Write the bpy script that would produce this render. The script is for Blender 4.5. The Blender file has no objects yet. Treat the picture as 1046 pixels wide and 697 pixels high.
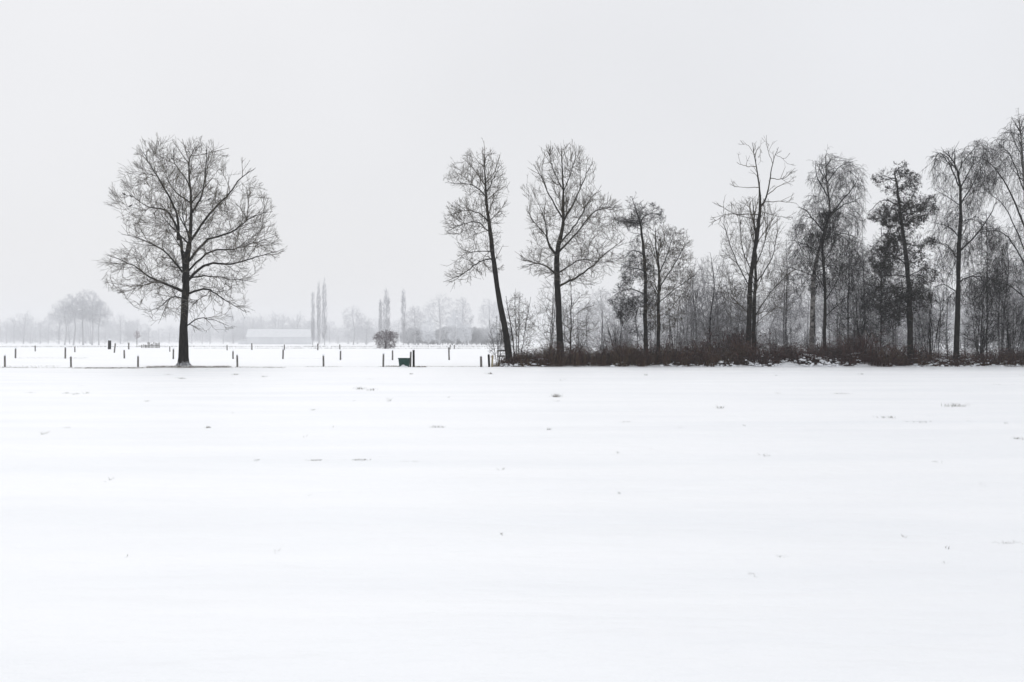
import bpy, math, random
import numpy as np
from mathutils import Vector

R = math.radians
sc = bpy.context.scene

# ------------------------------------------------------------------ camera, world, sun, exposure
F_PX, CX, CY, EYE = 1162.0, 523.0, 348.5, 1.6        # photo pixels per radian, image centre, eye height (m)
cam_d = bpy.data.cameras.new('camera')
cam_d.sensor_width = 36.0
cam_d.lens = F_PX * 36.0 / 1046.0
cam_d.clip_start, cam_d.clip_end = 0.1, 6000.0
cam = bpy.data.objects.new('camera', cam_d)
sc.collection.objects.link(cam)
cam.location = (0, 0, EYE)
cam.rotation_euler = (R(90), 0, 0)
sc.camera = cam

SUN_EL, SUN_AZ = R(44), R(342)                        # behind a full cover of cloud, high, beyond the trees
sun_d = bpy.data.lights.new('sun', 'SUN')
sun_d.energy = 0.7
sun_d.angle = R(50)
sun_d.color = (1.0, 0.985, 0.96)
sun = bpy.data.objects.new('sun', sun_d)
sc.collection.objects.link(sun)
sd = Vector((math.sin(SUN_AZ) * math.cos(SUN_EL), math.cos(SUN_AZ) * math.cos(SUN_EL), math.sin(SUN_EL)))
sun.rotation_euler = sd.to_track_quat('Z', 'Y').to_euler()

world = bpy.data.worlds.new('World')
sc.world = world
world.use_nodes = True
wt = world.node_tree
wt.nodes.clear()
def wn(t, **kw):
    n = wt.nodes.new(t)
    for k, v in kw.items(): setattr(n, k, v)
    return n
w_out = wn('ShaderNodeOutputWorld'); w_bg = wn('ShaderNodeBackground')
w_sky = wn('ShaderNodeTexSky', sky_type='NISHITA', sun_disc=False)
w_sky.sun_elevation = SUN_EL; w_sky.sun_rotation = SUN_AZ
w_sky.air_density = 1.0; w_sky.dust_density = 4.0; w_sky.ozone_density = 1.0
w_tc = wn('ShaderNodeTexCoord'); w_sep = wn('ShaderNodeSeparateXYZ')
w_map = wn('ShaderNodeMapRange', interpolation_type='SMOOTHSTEP')
w_map.inputs['From Min'].default_value = 0.3; w_map.inputs['From Max'].default_value = 0.95
w_map.inputs['To Min'].default_value = 1.0; w_map.inputs['To Max'].default_value = 1.08
w_cloud = wn('ShaderNodeTexNoise'); w_cloud.inputs['Scale'].default_value = 2.2; w_cloud.inputs['Detail'].default_value = 3
w_cr = wn('ShaderNodeMapRange')
w_cr.inputs['From Min'].default_value = 0.3; w_cr.inputs['From Max'].default_value = 0.7
w_cr.inputs['To Min'].default_value = 0.955; w_cr.inputs['To Max'].default_value = 1.035
w_mul = wn('ShaderNodeMath', operation='MULTIPLY')
w_over = wn('ShaderNodeMix', data_type='RGBA'); w_over.inputs['Factor'].default_value = 0.94
w_scale = wn('ShaderNodeVectorMath', operation='SCALE')
L = wt.links.new
L(w_tc.outputs['Generated'], w_sep.inputs[0]); L(w_sep.outputs['Z'], w_map.inputs['Value'])
L(w_tc.outputs['Generated'], w_cloud.inputs['Vector']); L(w_cloud.outputs['Fac'], w_cr.inputs['Value'])
L(w_map.outputs[0], w_mul.inputs[0]); L(w_cr.outputs[0], w_mul.inputs[1])
L(w_sky.outputs['Color'], w_over.inputs['A'])
w_over.inputs['B'].default_value = (8.28, 8.38, 8.66, 1)          # the flat cloud cover
L(w_over.outputs['Result'], w_scale.inputs[0]); L(w_mul.outputs[0], w_scale.inputs['Scale'])
L(w_scale.outputs[0], w_bg.inputs['Color']); w_bg.inputs['Strength'].default_value = 0.1
L(w_bg.outputs[0], w_out.inputs[0])

sc.view_settings.view_transform = 'Standard'
sc.view_settings.look = 'None'
sc.view_settings.exposure = 0.0
sc.view_settings.gamma = 1.0
sc.view_settings.use_curve_mapping = False
sc.render.engine = 'CYCLES'
sc.cycles.volume_bounces = 2
sc.cycles.max_bounces = 8
sc.cycles.diffuse_bounces = 3

HAZE = 0.00045
DEBUG = False

# ------------------------------------------------------------------ materials
def mat(name):
    m = bpy.data.materials.new(name); m.use_nodes = True
    nt = m.node_tree
    return m, nt, nt.nodes['Principled BSDF']

def noise_col(name, c1, c2, scale=6.0, detail=5, rough=0.9, stretch=(1, 1, 1), bump=0.0, bump_scale=20, spec=0.06,
              snow=0.0, snow_lo=0.55, snow_hi=0.9, foot=0.0):
    m, nt, b = mat(name)
    N = nt.nodes.new; K = nt.links.new
    tc = N('ShaderNodeTexCoord'); mp = N('ShaderNodeMapping'); mp.inputs['Scale'].default_value = stretch
    K(tc.outputs['Object'], mp.inputs['Vector'])
    nz = N('ShaderNodeTexNoise'); nz.inputs['Scale'].default_value = scale; nz.inputs['Detail'].default_value = detail
    K(mp.outputs[0], nz.inputs['Vector'])
    rp = N('ShaderNodeValToRGB')
    rp.color_ramp.elements[0].position = 0.35; rp.color_ramp.elements[1].position = 0.65
    rp.color_ramp.elements[0].color = (*c1, 1); rp.color_ramp.elements[1].color = (*c2, 1)
    K(nz.outputs['Fac'], rp.inputs['Fac'])
    col = rp.outputs['Color']
    if snow > 0:                                     # snow lying on whatever faces up
        ge = N('ShaderNodeNewGeometry'); sp = N('ShaderNodeSeparateXYZ'); K(ge.outputs['Normal'], sp.inputs[0])
        n2 = N('ShaderNodeTexNoise'); n2.inputs['Scale'].default_value = 3.0; n2.inputs['Detail'].default_value = 4
        K(tc.outputs['Object'], n2.inputs['Vector'])
        ad = N('ShaderNodeMath'); ad.operation = 'MULTIPLY_ADD'
        K(n2.outputs['Fac'], ad.inputs[0]); ad.inputs[1].default_value = 0.9; ad.inputs[2].default_value = -0.45
        a2 = N('ShaderNodeMath'); a2.operation = 'ADD'; K(ad.outputs[0], a2.inputs[0]); K(sp.outputs['Z'], a2.inputs[1])
        last = a2.outputs[0]
        if foot > 0:                                 # snow blown against the foot of the trunk
            s3 = N('ShaderNodeSeparateXYZ'); K(tc.outputs['Object'], s3.inputs[0])
            mf = N('ShaderNodeMapRange'); mf.inputs['From Min'].default_value = 0.05; mf.inputs['From Max'].default_value = foot
            mf.inputs['To Min'].default_value = 0.75; mf.inputs['To Max'].default_value = 0.0
            K(s3.outputs['Z'], mf.inputs['Value'])
            a3 = N('ShaderNodeMath'); a3.operation = 'ADD'; K(last, a3.inputs[0]); K(mf.outputs[0], a3.inputs[1]); last = a3.outputs[0]
        mr = N('ShaderNodeMapRange'); mr.inputs['From Min'].default_value = snow_lo; mr.inputs['From Max'].default_value = snow_hi
        mr.inputs['To Max'].default_value = snow
        K(last, mr.inputs['Value'])
        mx = N('ShaderNodeMix'); mx.data_type = 'RGBA'
        K(mr.outputs[0], mx.inputs['Factor']); K(col, mx.inputs['A']); mx.inputs['B'].default_value = (0.82, 0.84, 0.87, 1)
        col = mx.outputs['Result']
    K(col, b.inputs['Base Color'])
    b.inputs['Roughness'].default_value = rough
    b.inputs['Specular IOR Level'].default_value = spec
    if bump > 0:
        bn = N('ShaderNodeTexNoise'); bn.inputs['Scale'].default_value = bump_scale; bn.inputs['Detail'].default_value = 6
        K(mp.outputs[0], bn.inputs['Vector'])
        bp = N('ShaderNodeBump'); bp.inputs['Strength'].default_value = bump; bp.inputs['Distance'].default_value = 0.03
        K(bn.outputs['Fac'], bp.inputs['Height']); K(bp.outputs[0], b.inputs['Normal'])
    return m

def island_col(name, cols, rough=0.9, spec=0.05, snow=0.0, snow_lo=0.5):
    """every stem or leaf takes one of a few colours"""
    m, nt, b = mat(name)
    N = nt.nodes.new; K = nt.links.new
    ge = N('ShaderNodeNewGeometry'); rp = N('ShaderNodeValToRGB')
    K(ge.outputs['Random Per Island'], rp.inputs['Fac'])
    el = rp.color_ramp.elements
    while len(el) < len(cols): el.new(0.5)
    for i, c in enumerate(cols):
        el[i].position = i / (len(cols) - 1); el[i].color = (*c, 1)
    col = rp.outputs['Color']
    if snow > 0:
        sp = N('ShaderNodeSeparateXYZ'); K(ge.outputs['Normal'], sp.inputs[0])
        mr = N('ShaderNodeMapRange'); mr.inputs['From Min'].default_value = snow_lo; mr.inputs['From Max'].default_value = snow_lo + 0.3
        mr.inputs['To Max'].default_value = snow; K(sp.outputs['Z'], mr.inputs['Value'])
        mx = N('ShaderNodeMix'); mx.data_type = 'RGBA'
        K(mr.outputs[0], mx.inputs['Factor']); K(col, mx.inputs['A']); mx.inputs['B'].default_value = (0.82, 0.84, 0.87, 1)
        col = mx.outputs['Result']
    K(col, b.inputs['Base Color']); b.inputs['Roughness'].default_value = rough; b.inputs['Specular IOR Level'].default_value = spec
    return m

M = {}
M['bark'] = noise_col('dark_bark', (0.006, 0.0055, 0.005), (0.022, 0.019, 0.016), 5, stretch=(2, 2, 0.5), bump=0.6, bump_scale=14, snow=0.35, snow_lo=0.75, snow_hi=1.1)
M['bark_foot'] = noise_col('dark_bark_snowy_foot', (0.006, 0.0055, 0.005), (0.022, 0.019, 0.016), 5, stretch=(2, 2, 0.5), bump=0.6, bump_scale=14, snow=0.55, snow_lo=0.62, snow_hi=0.95, foot=0.75)
M['birch'] = noise_col('birch_bark', (0.03, 0.027, 0.026), (0.30, 0.285, 0.27), 3.0, stretch=(1.0, 1.0, 1.6), bump=0.4, bump_scale=10)
M['twig'] = island_col('bare_twigs', [(0.022, 0.016, 0.009), (0.05, 0.038, 0.021), (0.09, 0.072, 0.04)], snow=0.45, snow_lo=0.55)
M['twig_dark'] = island_col('dark_twigs', [(0.009, 0.008, 0.008), (0.018, 0.016, 0.016), (0.03, 0.027, 0.026)], snow=0.25, snow_lo=0.6)
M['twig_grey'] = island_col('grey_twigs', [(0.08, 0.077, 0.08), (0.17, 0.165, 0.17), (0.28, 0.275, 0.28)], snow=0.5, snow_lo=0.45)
M['twig_haze_tint'] = island_col('haze_tinted_twigs', [(0.6, 0.6, 0.61), (0.68, 0.68, 0.69), (0.76, 0.76, 0.77)], snow=0.9, snow_lo=0.2)  # far trees: fading in the mist is put into this pale twig colour
M['twig_haze_tint_mid'] = island_col('haze_tinted_mid_twigs', [(0.3, 0.297, 0.305), (0.4, 0.396, 0.405), (0.48, 0.475, 0.485)], snow=0.6, snow_lo=0.4)  # middle-distance wood: weaker mist fading painted into the twig colour
M['twig_rust'] = island_col('pale_rusty_twigs', [(0.24, 0.19, 0.2), (0.32, 0.26, 0.27), (0.38, 0.32, 0.33)], snow=0.5, snow_lo=0.4)
M['twig_snow'] = island_col('snow_laden_twigs', [(0.8, 0.81, 0.83), (0.84, 0.85, 0.87), (0.88, 0.89, 0.9)], snow=0.9, snow_lo=0.0)
M['bark_haze_tint'] = noise_col('haze_tinted_bark', (0.5, 0.5, 0.505), (0.66, 0.66, 0.67), 2.0)  # far trunks and stems, colour paled to stand in for mist
M['twig_shrub'] = island_col('purple_brown_twigs', [(0.08, 0.06, 0.066), (0.13, 0.1, 0.108), (0.18, 0.145, 0.152)], snow=0.3, snow_lo=0.5)
M['leaf'] = island_col('dead_leaves_and_cones', [(0.007, 0.0065, 0.006), (0.016, 0.014, 0.012), (0.03, 0.026, 0.02)], snow=0.35, snow_lo=0.75)
M['bramble'] = island_col('bramble_stems', [(0.006, 0.004, 0.004), (0.035, 0.014, 0.013), (0.085, 0.033, 0.027), (0.018, 0.010, 0.009), (0.13, 0.07, 0.048)], snow=0.45, snow_lo=0.75)
M['deadgrass'] = island_col('dead_grass', [(0.05, 0.035, 0.02), (0.12, 0.085, 0.045), (0.2, 0.15, 0.09), (0.08, 0.05, 0.035)], snow=0.3, snow_lo=0.8)
M['tuft'] = island_col('grass_blades', [(0.04, 0.035, 0.022), (0.10, 0.085, 0.05), (0.16, 0.14, 0.09)], snow=0.2, snow_lo=0.8)
M['reed'] = island_col('frosted_reeds', [(0.25, 0.24, 0.23), (0.36, 0.36, 0.36), (0.5, 0.5, 0.5)])
M['post'] = noise_col('weathered_post', (0.09, 0.085, 0.078), (0.27, 0.26, 0.245), 8, stretch=(4, 4, 0.6), bump=0.4, bump_scale=18)
M['post_dark'] = noise_col('black_post', (0.006, 0.006, 0.006), (0.022, 0.02, 0.018), 8, stretch=(4, 4, 0.6), bump=0.4, bump_scale=18)
M['post_pale'] = noise_col('pale_post', (0.22, 0.18, 0.10), (0.40, 0.34, 0.22), 8, stretch=(4, 4, 0.6), bump=0.3, bump_scale=18)
M['green'] = noise_col('green_plastic', (0.004, 0.034, 0.027), (0.008, 0.055, 0.044), 5, rough=0.5, spec=0.3, bump=0.05)
M['snowcap'] = noise_col('snow_cap', (0.84, 0.86, 0.89), (0.9, 0.91, 0.93), 12, bump=0.15, bump_scale=25)
M['barnwall'] = noise_col('pale_barn_wall', (0.78, 0.79, 0.80), (0.84, 0.85, 0.86), 0.4, stretch=(1, 1, 0.3))
M['barnroof'] = noise_col('thin_snow_on_roof', (0.82, 0.83, 0.84), (0.88, 0.89, 0.9), 0.5)
M['barndoor'] = noise_col('barn_door', (0.5, 0.51, 0.51), (0.56, 0.57, 0.57), 0.8)
M['bird'] = noise_col('black_feathers', (0.006, 0.006, 0.007), (0.014, 0.014, 0.016), 20, rough=0.6)

def snow_material():
    m, nt, b = mat('snow_ground')
    N = nt.nodes.new; K = nt.links.new
    ge = N('ShaderNodeNewGeometry')
    mp = N('ShaderNodeMapping'); mp.inputs['Scale'].default_value = (0.10, 0.55, 1); K(ge.outputs['Position'], mp.inputs['Vector'])
    n1 = N('ShaderNodeTexNoise'); n1.inputs['Scale'].default_value = 1.0; n1.inputs['Detail'].default_value = 5; K(mp.outputs[0], n1.inputs['Vector'])
    rp = N('ShaderNodeValToRGB'); rp.color_ramp.elements[0].position = 0.3; rp.color_ramp.elements[1].position = 0.6
    rp.color_ramp.elements[0].color = (0.855, 0.872, 0.895, 1); rp.color_ramp.elements[1].color = (0.915, 0.925, 0.94, 1)
    K(n1.outputs['Fac'], rp.inputs['Fac']); K(rp.outputs[0], b.inputs['Base Color'])
    b.inputs['Roughness'].default_value = 0.5; b.inputs['Specular IOR Level'].default_value = 0.55
    m2 = N('ShaderNodeMapping'); m2.inputs['Scale'].default_value = (0.5, 1.6, 1); K(ge.outputs['Position'], m2.inputs['Vector'])
    n2 = N('ShaderNodeTexNoise'); n2.inputs['Scale'].default_value = 2.2; n2.inputs['Detail'].default_value = 7; K(m2.outputs[0], n2.inputs['Vector'])
    n3 = N('ShaderNodeTexNoise'); n3.inputs['Scale'].default_value = 45; n3.inputs['Detail'].default_value = 3; K(ge.outputs['Position'], n3.inputs['Vector'])
    ad = N('ShaderNodeMath'); ad.operation = 'MULTIPLY_ADD'; K(n3.outputs['Fac'], ad.inputs[0]); ad.inputs[1].default_value = 0.05; K(n2.outputs['Fac'], ad.inputs[2])
    bp = N('ShaderNodeBump'); bp.inputs['Strength'].default_value = 0.55; bp.inputs['Distance'].default_value = 0.09
    K(ad.outputs[0], bp.inputs['Height']); K(bp.outputs[0], b.inputs['Normal'])
    return m
M['snow'] = snow_material()

# ------------------------------------------------------------------ mesh helpers
class MB:
    """collects quads; links them as one mesh object"""
    def __init__(self): self.v = []; self.f = []; self.n = 0
    def add(self, v, f):
        v = np.asarray(v, float).reshape(-1, 3); f = np.asarray(f, np.int64).reshape(-1, 4)
        self.v.append(v); self.f.append(f + self.n); self.n += len(v)
    def tubes(self, P, Rr, sides):
        P = np.asarray(P, float); Rr = np.asarray(Rr, float)
        if P.ndim == 2: P = P[None]; Rr = Rr[None]
        n, k, _ = P.shape
        if n == 0: return
        T = np.empty_like(P)
        T[:, 1:-1] = P[:, 2:] - P[:, :-2]; T[:, 0] = P[:, 1] - P[:, 0]; T[:, -1] = P[:, -1] - P[:, -2]
        T /= np.linalg.norm(T, axis=2, keepdims=True) + 1e-9
        ref = np.where(np.abs(T[:, :1, 2:3]) > 0.8, np.array([1., 0.02, 0.]), np.array([0.02, 0., 1.])) * np.ones((n, k, 1))
        A = np.cross(T, ref); A /= np.linalg.norm(A, axis=2, keepdims=True) + 1e-9
        B = np.cross(T, A)
        th = np.arange(sides) * (2 * math.pi / sides)
        V = P[:, :, None] + Rr[:, :, None, None] * (A[:, :, None] * np.cos(th)[:, None] + B[:, :, None] * np.sin(th)[:, None])
        i = np.arange(n)[:, None, None] * (k * sides); j = np.arange(k - 1)[None, :, None] * sides
        s = np.arange(sides)[None, None]; s2 = (s + 1) % sides
        f = np.stack([i + j + s, i + j + s2, i + j + sides + s2, i + j + sides + s], -1)
        f = f[..., ::-1]
        self.add(V, f)
    def quads(self, C, U, W):
        """free quads: centres C, half-edges U, W"""
        n = len(C)
        if n == 0: return
        V = np.stack([C - U - W, C + U - W, C + U + W, C - U + W], 1)
        self.add(V, np.arange(n * 4).reshape(n, 4))
    def mesh(self, name, m, smooth=True):
        V = np.concatenate(self.v); Fq = np.concatenate(self.f)
        me = bpy.data.meshes.new(name)
        me.vertices.add(len(V)); me.vertices.foreach_set('co', V.astype(np.float32).ravel())
        me.loops.add(Fq.size); me.loops.foreach_set('vertex_index', Fq.astype(np.int32).ravel())
        me.polygons.add(len(Fq)); me.polygons.foreach_set('loop_start', np.arange(0, Fq.size, 4, dtype=np.int32))
        me.polygons.foreach_set('loop_total', np.full(len(Fq), 4, np.int32))
        me.polygons.foreach_set('use_smooth', np.full(len(Fq), smooth))
        me.materials.append(m); me.update(calc_edges=True)
        return me

def link(name, me, parent=None, loc=(0, 0, 0), rot=0.0, scale=1.0):
    o = bpy.data.objects.new(name, me); sc.collection.objects.link(o)
    o.location = loc; o.rotation_euler = (0, 0, rot)
    o.scale = (scale,) * 3 if np.isscalar(scale) else scale
    if parent: o.parent = parent
    return o
def tag(o, label=None, cat=None, group=None, kind=None):
    if label: o['label'] = label
    if cat: o['category'] = cat
    if group: o['group'] = group
    if kind: o['kind'] = kind
    return o
def copy_tree(root, loc, rot=0.0, scale=1.0, label=None, group=None):
    r = root.copy(); sc.collection.objects.link(r)
    r.location = loc; r.rotation_euler = (0, 0, rot); r.scale = (scale,) * 3 if np.isscalar(scale) else scale
    if label: r['label'] = label
    if group: r['group'] = group
    for ch in root.children:
        c = ch.copy(); sc.collection.objects.link(c); c.parent = r
    return r

def bm_mesh(name, bm, m, smooth=False):
    me = bpy.data.meshes.new(name); bm.normal_update(); bm.to_mesh(me); bm.free()
    me.materials.append(m)
    for p in me.polygons: p.use_smooth = smooth
    return me

# ------------------------------------------------------------------ ground
_rg = np.random.default_rng(5)
_tab = _rg.random((257, 257))
def vnoise(x, y):
    x = np.asarray(x, float) + 1000.3; y = np.asarray(y, float) + 1000.7
    xi = np.floor(x).astype(int); yi = np.floor(y).astype(int)
    fx = x - xi; fy = y - yi; fx = fx * fx * (3 - 2 * fx); fy = fy * fy * (3 - 2 * fy)
    a = _tab[xi % 257, yi % 257]; b = _tab[(xi + 1) % 257, yi % 257]; c = _tab[xi % 257, (yi + 1) % 257]; d = _tab[(xi + 1) % 257, (yi + 1) % 257]
    return (a * (1 - fx) + b * fx) * (1 - fy) + (c * (1 - fx) + d * fx) * fy - 0.5
def sstep(a, b, x):
    t = np.clip((x - a) / (b - a), 0, 1); return t * t * (3 - 2 * t)
def H(x, y):
    x = np.asarray(x, float); y = np.asarray(y, float)
    u = y + 0.03 * x                                          # furrows lie nearly across the view
    field = 0.06 * vnoise(x / 22, u / 1.5) + 0.05 * vnoise(x / 7 + 31, u / 0.75 + 9) + 0.10 * vnoise(x / 30 + 7, u / 9) + 0.02 * vnoise(x / 0.9, u / 0.35)
    far = 0.22 * vnoise(x / 40 + 3, y / 25) + 0.06 * vnoise(x / 9, y / 6)
    near = 1 - sstep(66, 72, y)
    drop = -0.9 * sstep(150, 700, y)
    h = drop + field * near + far * sstep(70, 110, y) * 0.8
    # low rough bank under the row of trees on the right
    bank = sstep(-1.2, 2.5, x) * sstep(70.1, 71.2, y) * (1 - sstep(76, 82, y))
    sb = snowy(x / np.maximum(y, 1) * F_PX + CX) * sstep(70.1, 71.2, y) * (1 - sstep(71.8, 73.5, y))
    h = h + sb * (0.17 + 0.4 * vnoise(x / 1.1, y / 0.7) + 0.3 * vnoise(x / 0.4, y / 0.35))
    h = h + bank * (0.12 + 0.18 * vnoise(x / 2.3, y / 1.1) + 0.1 * vnoise(x / 0.8, y / 0.5))
    # snow drifted round the foot of the lone tree
    h = h + 0.10 * np.exp(-(((x + 20.3) / 1.3) ** 2 + ((y - 70.2) / 1.0) ** 2))
    return h
def snowy(px): return sstep(738, 782, px) * (1 - sstep(850, 915, px)) * (0.55 + 0.45 * np.sin(px / 7.0))      # where snow lies thick on flattened brambles
def hz(x, y): return float(H(x, y))

def axis(lo_f, hi_f, n, lo, hi, k):
    """fine between lo_f and hi_f, stretching out to lo and hi"""
    mid = np.linspace(lo_f, hi_f, n); st = mid[1] - mid[0]
    up = [hi_f]; s = st
    while up[-1] < hi: s *= k; up.append(up[-1] + s)
    dn = [lo_f]; s = st
    while dn[-1] > lo: s *= k; dn.append(dn[-1] - s)
    return np.concatenate([dn[::-1][:-1], mid, up[1:]])
xs = axis(-45, 45, 230, -1650, 1650, 1.12)
ys1 = np.concatenate([np.linspace(3, 20, 150), np.linspace(20, 80, 330)[1:]])
up = [80.0]; s = 0.2
while up[-1] < 1750: s *= 1.06; up.append(up[-1] + s)
dn = [3.0]; s = 0.2
while dn[-1] > -350: s *= 1.3; dn.append(dn[-1] - s)
ys = np.concatenate([dn[::-1][:-1], ys1, up[1:]])
X, Y = np.meshgrid(xs, ys)
Z = H(X, Y)
mb = MB()
nx, ny = len(xs), len(ys)
ii, jj = np.meshgrid(np.arange(nx - 1), np.arange(ny - 1))
q = np.stack([jj * nx + ii, jj * nx + ii + 1, (jj + 1) * nx + ii + 1, (jj + 1) * nx + ii], -1)
mb.add(np.stack([X, Y, Z], -1), q)
tag(link('ground', mb.mesh('ground', M['snow'])), 'wide flat field under fresh untrodden snow', None, None, 'structure')

# haze: one even box of pale air round camera, ground and everything else
def haze_box():
    import bmesh
    bm = bmesh.new(); bmesh.ops.create_cube(bm, size=1)
    x0, x1, y0, y1, z0, z1 = float(xs[0]) - 5, float(xs[-1]) + 5, float(ys[0]) - 5, float(ys[-1]) + 5, float(Z.min()) - 1.0, 46.0
    for v in bm.verts:
        v.co = (x0 if v.co.x < 0 else x1, y0 if v.co.y < 0 else y1, z0 if v.co.z < 0 else z1)
    m = bpy.data.materials.new('haze_air'); m.use_nodes = True; nt = m.node_tree; nt.nodes.clear()
    o = nt.nodes.new('ShaderNodeOutputMaterial'); pv = nt.nodes.new('ShaderNodeVolumePrincipled')
    pv.inputs['Color'].default_value = (0.97, 0.98, 1.0, 1); pv.inputs['Density'].default_value = HAZE
    nt.links.new(pv.outputs[0], o.inputs['Volume'])
    tag(link('haze', bm_mesh('haze', bm, m)), 'pale winter mist lying over the field', None, None, 'stuff')
haze_box()

# ------------------------------------------------------------------ trees
def norm(v): return v / (np.linalg.norm(v, axis=-1, keepdims=True) + 1e-9)

def spline(ctrl, k):
    c = np.asarray(ctrl, float)
    if len(c) == 2: c = np.array([c[0], (c[0] + c[1]) / 2, c[1]])
    p = np.concatenate([[2 * c[0] - c[1]], c, [2 * c[-1] - c[-2]]])
    n = len(c) - 1
    t = np.linspace(0, n - 1e-6, k); i = t.astype(int); f = (t - i)[:, None]
    p0, p1, p2, p3 = p[i], p[i + 1], p[i + 2], p[i + 3]
    return 0.5 * (2 * p1 + (p2 - p0) * f + (2 * p0 - 5 * p1 + 4 * p2 - p3) * f ** 2 + (3 * p1 - p0 - 3 * p2 + p3) * f ** 3)

class Env:
    """crown outline (local x, z) swept to a body of real depth"""
    def __init__(self, poly, depth=0.85, grow=1.0, y0=0.0):
        p = np.asarray(poly, float)
        if grow != 1.0: c = p.mean(0); p = c + (p - c) * grow
        self.p = p; self.depth = depth; self.y0 = y0
        zs = np.linspace(p[:, 1].min(), p[:, 1].max(), 80); self.zs = zs
        lo = np.full(80, 1e9); hi = np.full(80, -1e9)
        for a, b in zip(p, np.roll(p, -1, 0)):
            for i, z in enumerate(zs):
                if (a[1] - z) * (b[1] - z) <= 0 and a[1] != b[1]:
                    x = a[0] + (b[0] - a[0]) * (z - a[1]) / (b[1] - a[1]); lo[i] = min(lo[i], x); hi[i] = max(hi[i], x)
        bad = lo > hi; lo[bad] = hi[bad] = 0
        self.c = (lo + hi) / 2; self.w = np.maximum((hi - lo) / 2, 0.02)
    def inside(self, P):
        s = P.shape[:-1]; Q = P.reshape(-1, 3); x, z = Q[:, 0], Q[:, 2]
        ins = np.zeros(len(Q), bool)
        for a, b in zip(self.p, np.roll(self.p, -1, 0)):
            c = (a[1] > z) != (b[1] > z)
            ins ^= c & (x < (b[0] - a[0]) * (z - a[1]) / (b[1] - a[1] + 1e-12) + a[0])
        c = np.interp(z, self.zs, self.c); w = np.interp(z, self.zs, self.w)
        d = self.depth * w * np.sqrt(np.clip(1 - ((x - c) / w) ** 2, 0.04, 1))
        return (ins & (np.abs(Q[:, 1] - self.y0) < d)).reshape(s)

def grow(rng, parents, dens, Lr, ang, k=4, t=(0.25, 1.0), up=0.0, droop=0.0, wig=0.12, rf=0.009, rmin=0.005, env=None,
         rel=None, taper=0.3, flat=0.0, lean=None, soft=0.6, out=0.0, org=None):
    """children for a list of (pts[N,k,3], rad[N,k]); returns (pts, rad)"""
    oP, oR = [], []
    for P, Rr in parents:
        n, kk, _ = P.shape
        if n == 0: continue
        ln = np.linalg.norm(P[:, 1:] - P[:, :-1], axis=2).sum(1)
        cnt = rng.poisson(np.clip(dens * ln * (t[1] - t[0]), 0, 400)) + (rng.random(n) < 0.6)
        idx = np.repeat(np.arange(n), cnt)
        if len(idx) == 0: continue
        tt = t[0] + (t[1] - t[0]) * rng.random(len(idx)) ** 0.85
        g = np.clip(tt, 0, 0.9999) * (kk - 1); i0 = g.astype(int); f = (g - i0)[:, None]
        a, b = P[idx, i0], P[idx, i0 + 1]
        pos = a + (b - a) * f; T = norm(b - a)
        pr = Rr[idx, i0] * (1 - f[:, 0]) + Rr[idx, i0 + 1] * f[:, 0]
        u = rng.normal(size=T.shape); u[:, 2] *= (1 - flat); u = norm(u - (u * T).sum(1, keepdims=True) * T)
        an = np.radians(rng.uniform(ang[0], ang[1], len(idx)))[:, None]
        d = norm(np.cos(an) * T + np.sin(an) * u + np.array([0, 0, up]))
        if out and org is not None:
            ow = norm(pos - org); d = norm(d + out * ow)
        Ln = rng.uniform(Lr[0], Lr[1], len(idx)) * (1 - taper * tt)
        if rel: Ln = np.minimum(Ln, rng.uniform(rel[0], rel[1], len(idx)) * ln[idx])
        if env is not None:
            ss = np.linspace(0.1, 1, 10)
            q = pos[:, None] + d[:, None] * (ss[None, :, None] * Ln[:, None, None])
            ok = env.inside(q)
            m = np.cumprod(ok, 1).sum(1)
            Ln = Ln * np.clip(m / 10 + soft * rng.random(len(idx)) ** 2, 0, 1)
            keep = Ln > 0.3 * Lr[0]
            pos, d, Ln, pr = pos[keep], d[keep], Ln[keep], pr[keep]
        N = len(pos)
        if N == 0: continue
        pts = np.empty((N, k, 3)); pts[:, 0] = pos; st = (Ln / (k - 1))[:, None]
        for j in range(1, k):
            pts[:, j] = pts[:, j - 1] + d * st
            d = d + rng.normal(size=d.shape) * wig + np.array([0, 0, up * 0.5 - droop * j / (k - 1)])
            if lean is not None: d = d + np.array(lean) * (j / (k - 1))
            d = norm(d)
        r0 = np.minimum(0.75 * pr, rf * Ln + rmin); r0 = np.maximum(r0, rmin)
        w = np.linspace(0, 1, k)[None]
        oP.append(pts); oR.append(r0[:, None] * (1 - w) + rmin * w)
    if not oP: return np.zeros((0, k, 3)), np.zeros((0, k))
    return np.concatenate(oP), np.concatenate(oR)

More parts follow.
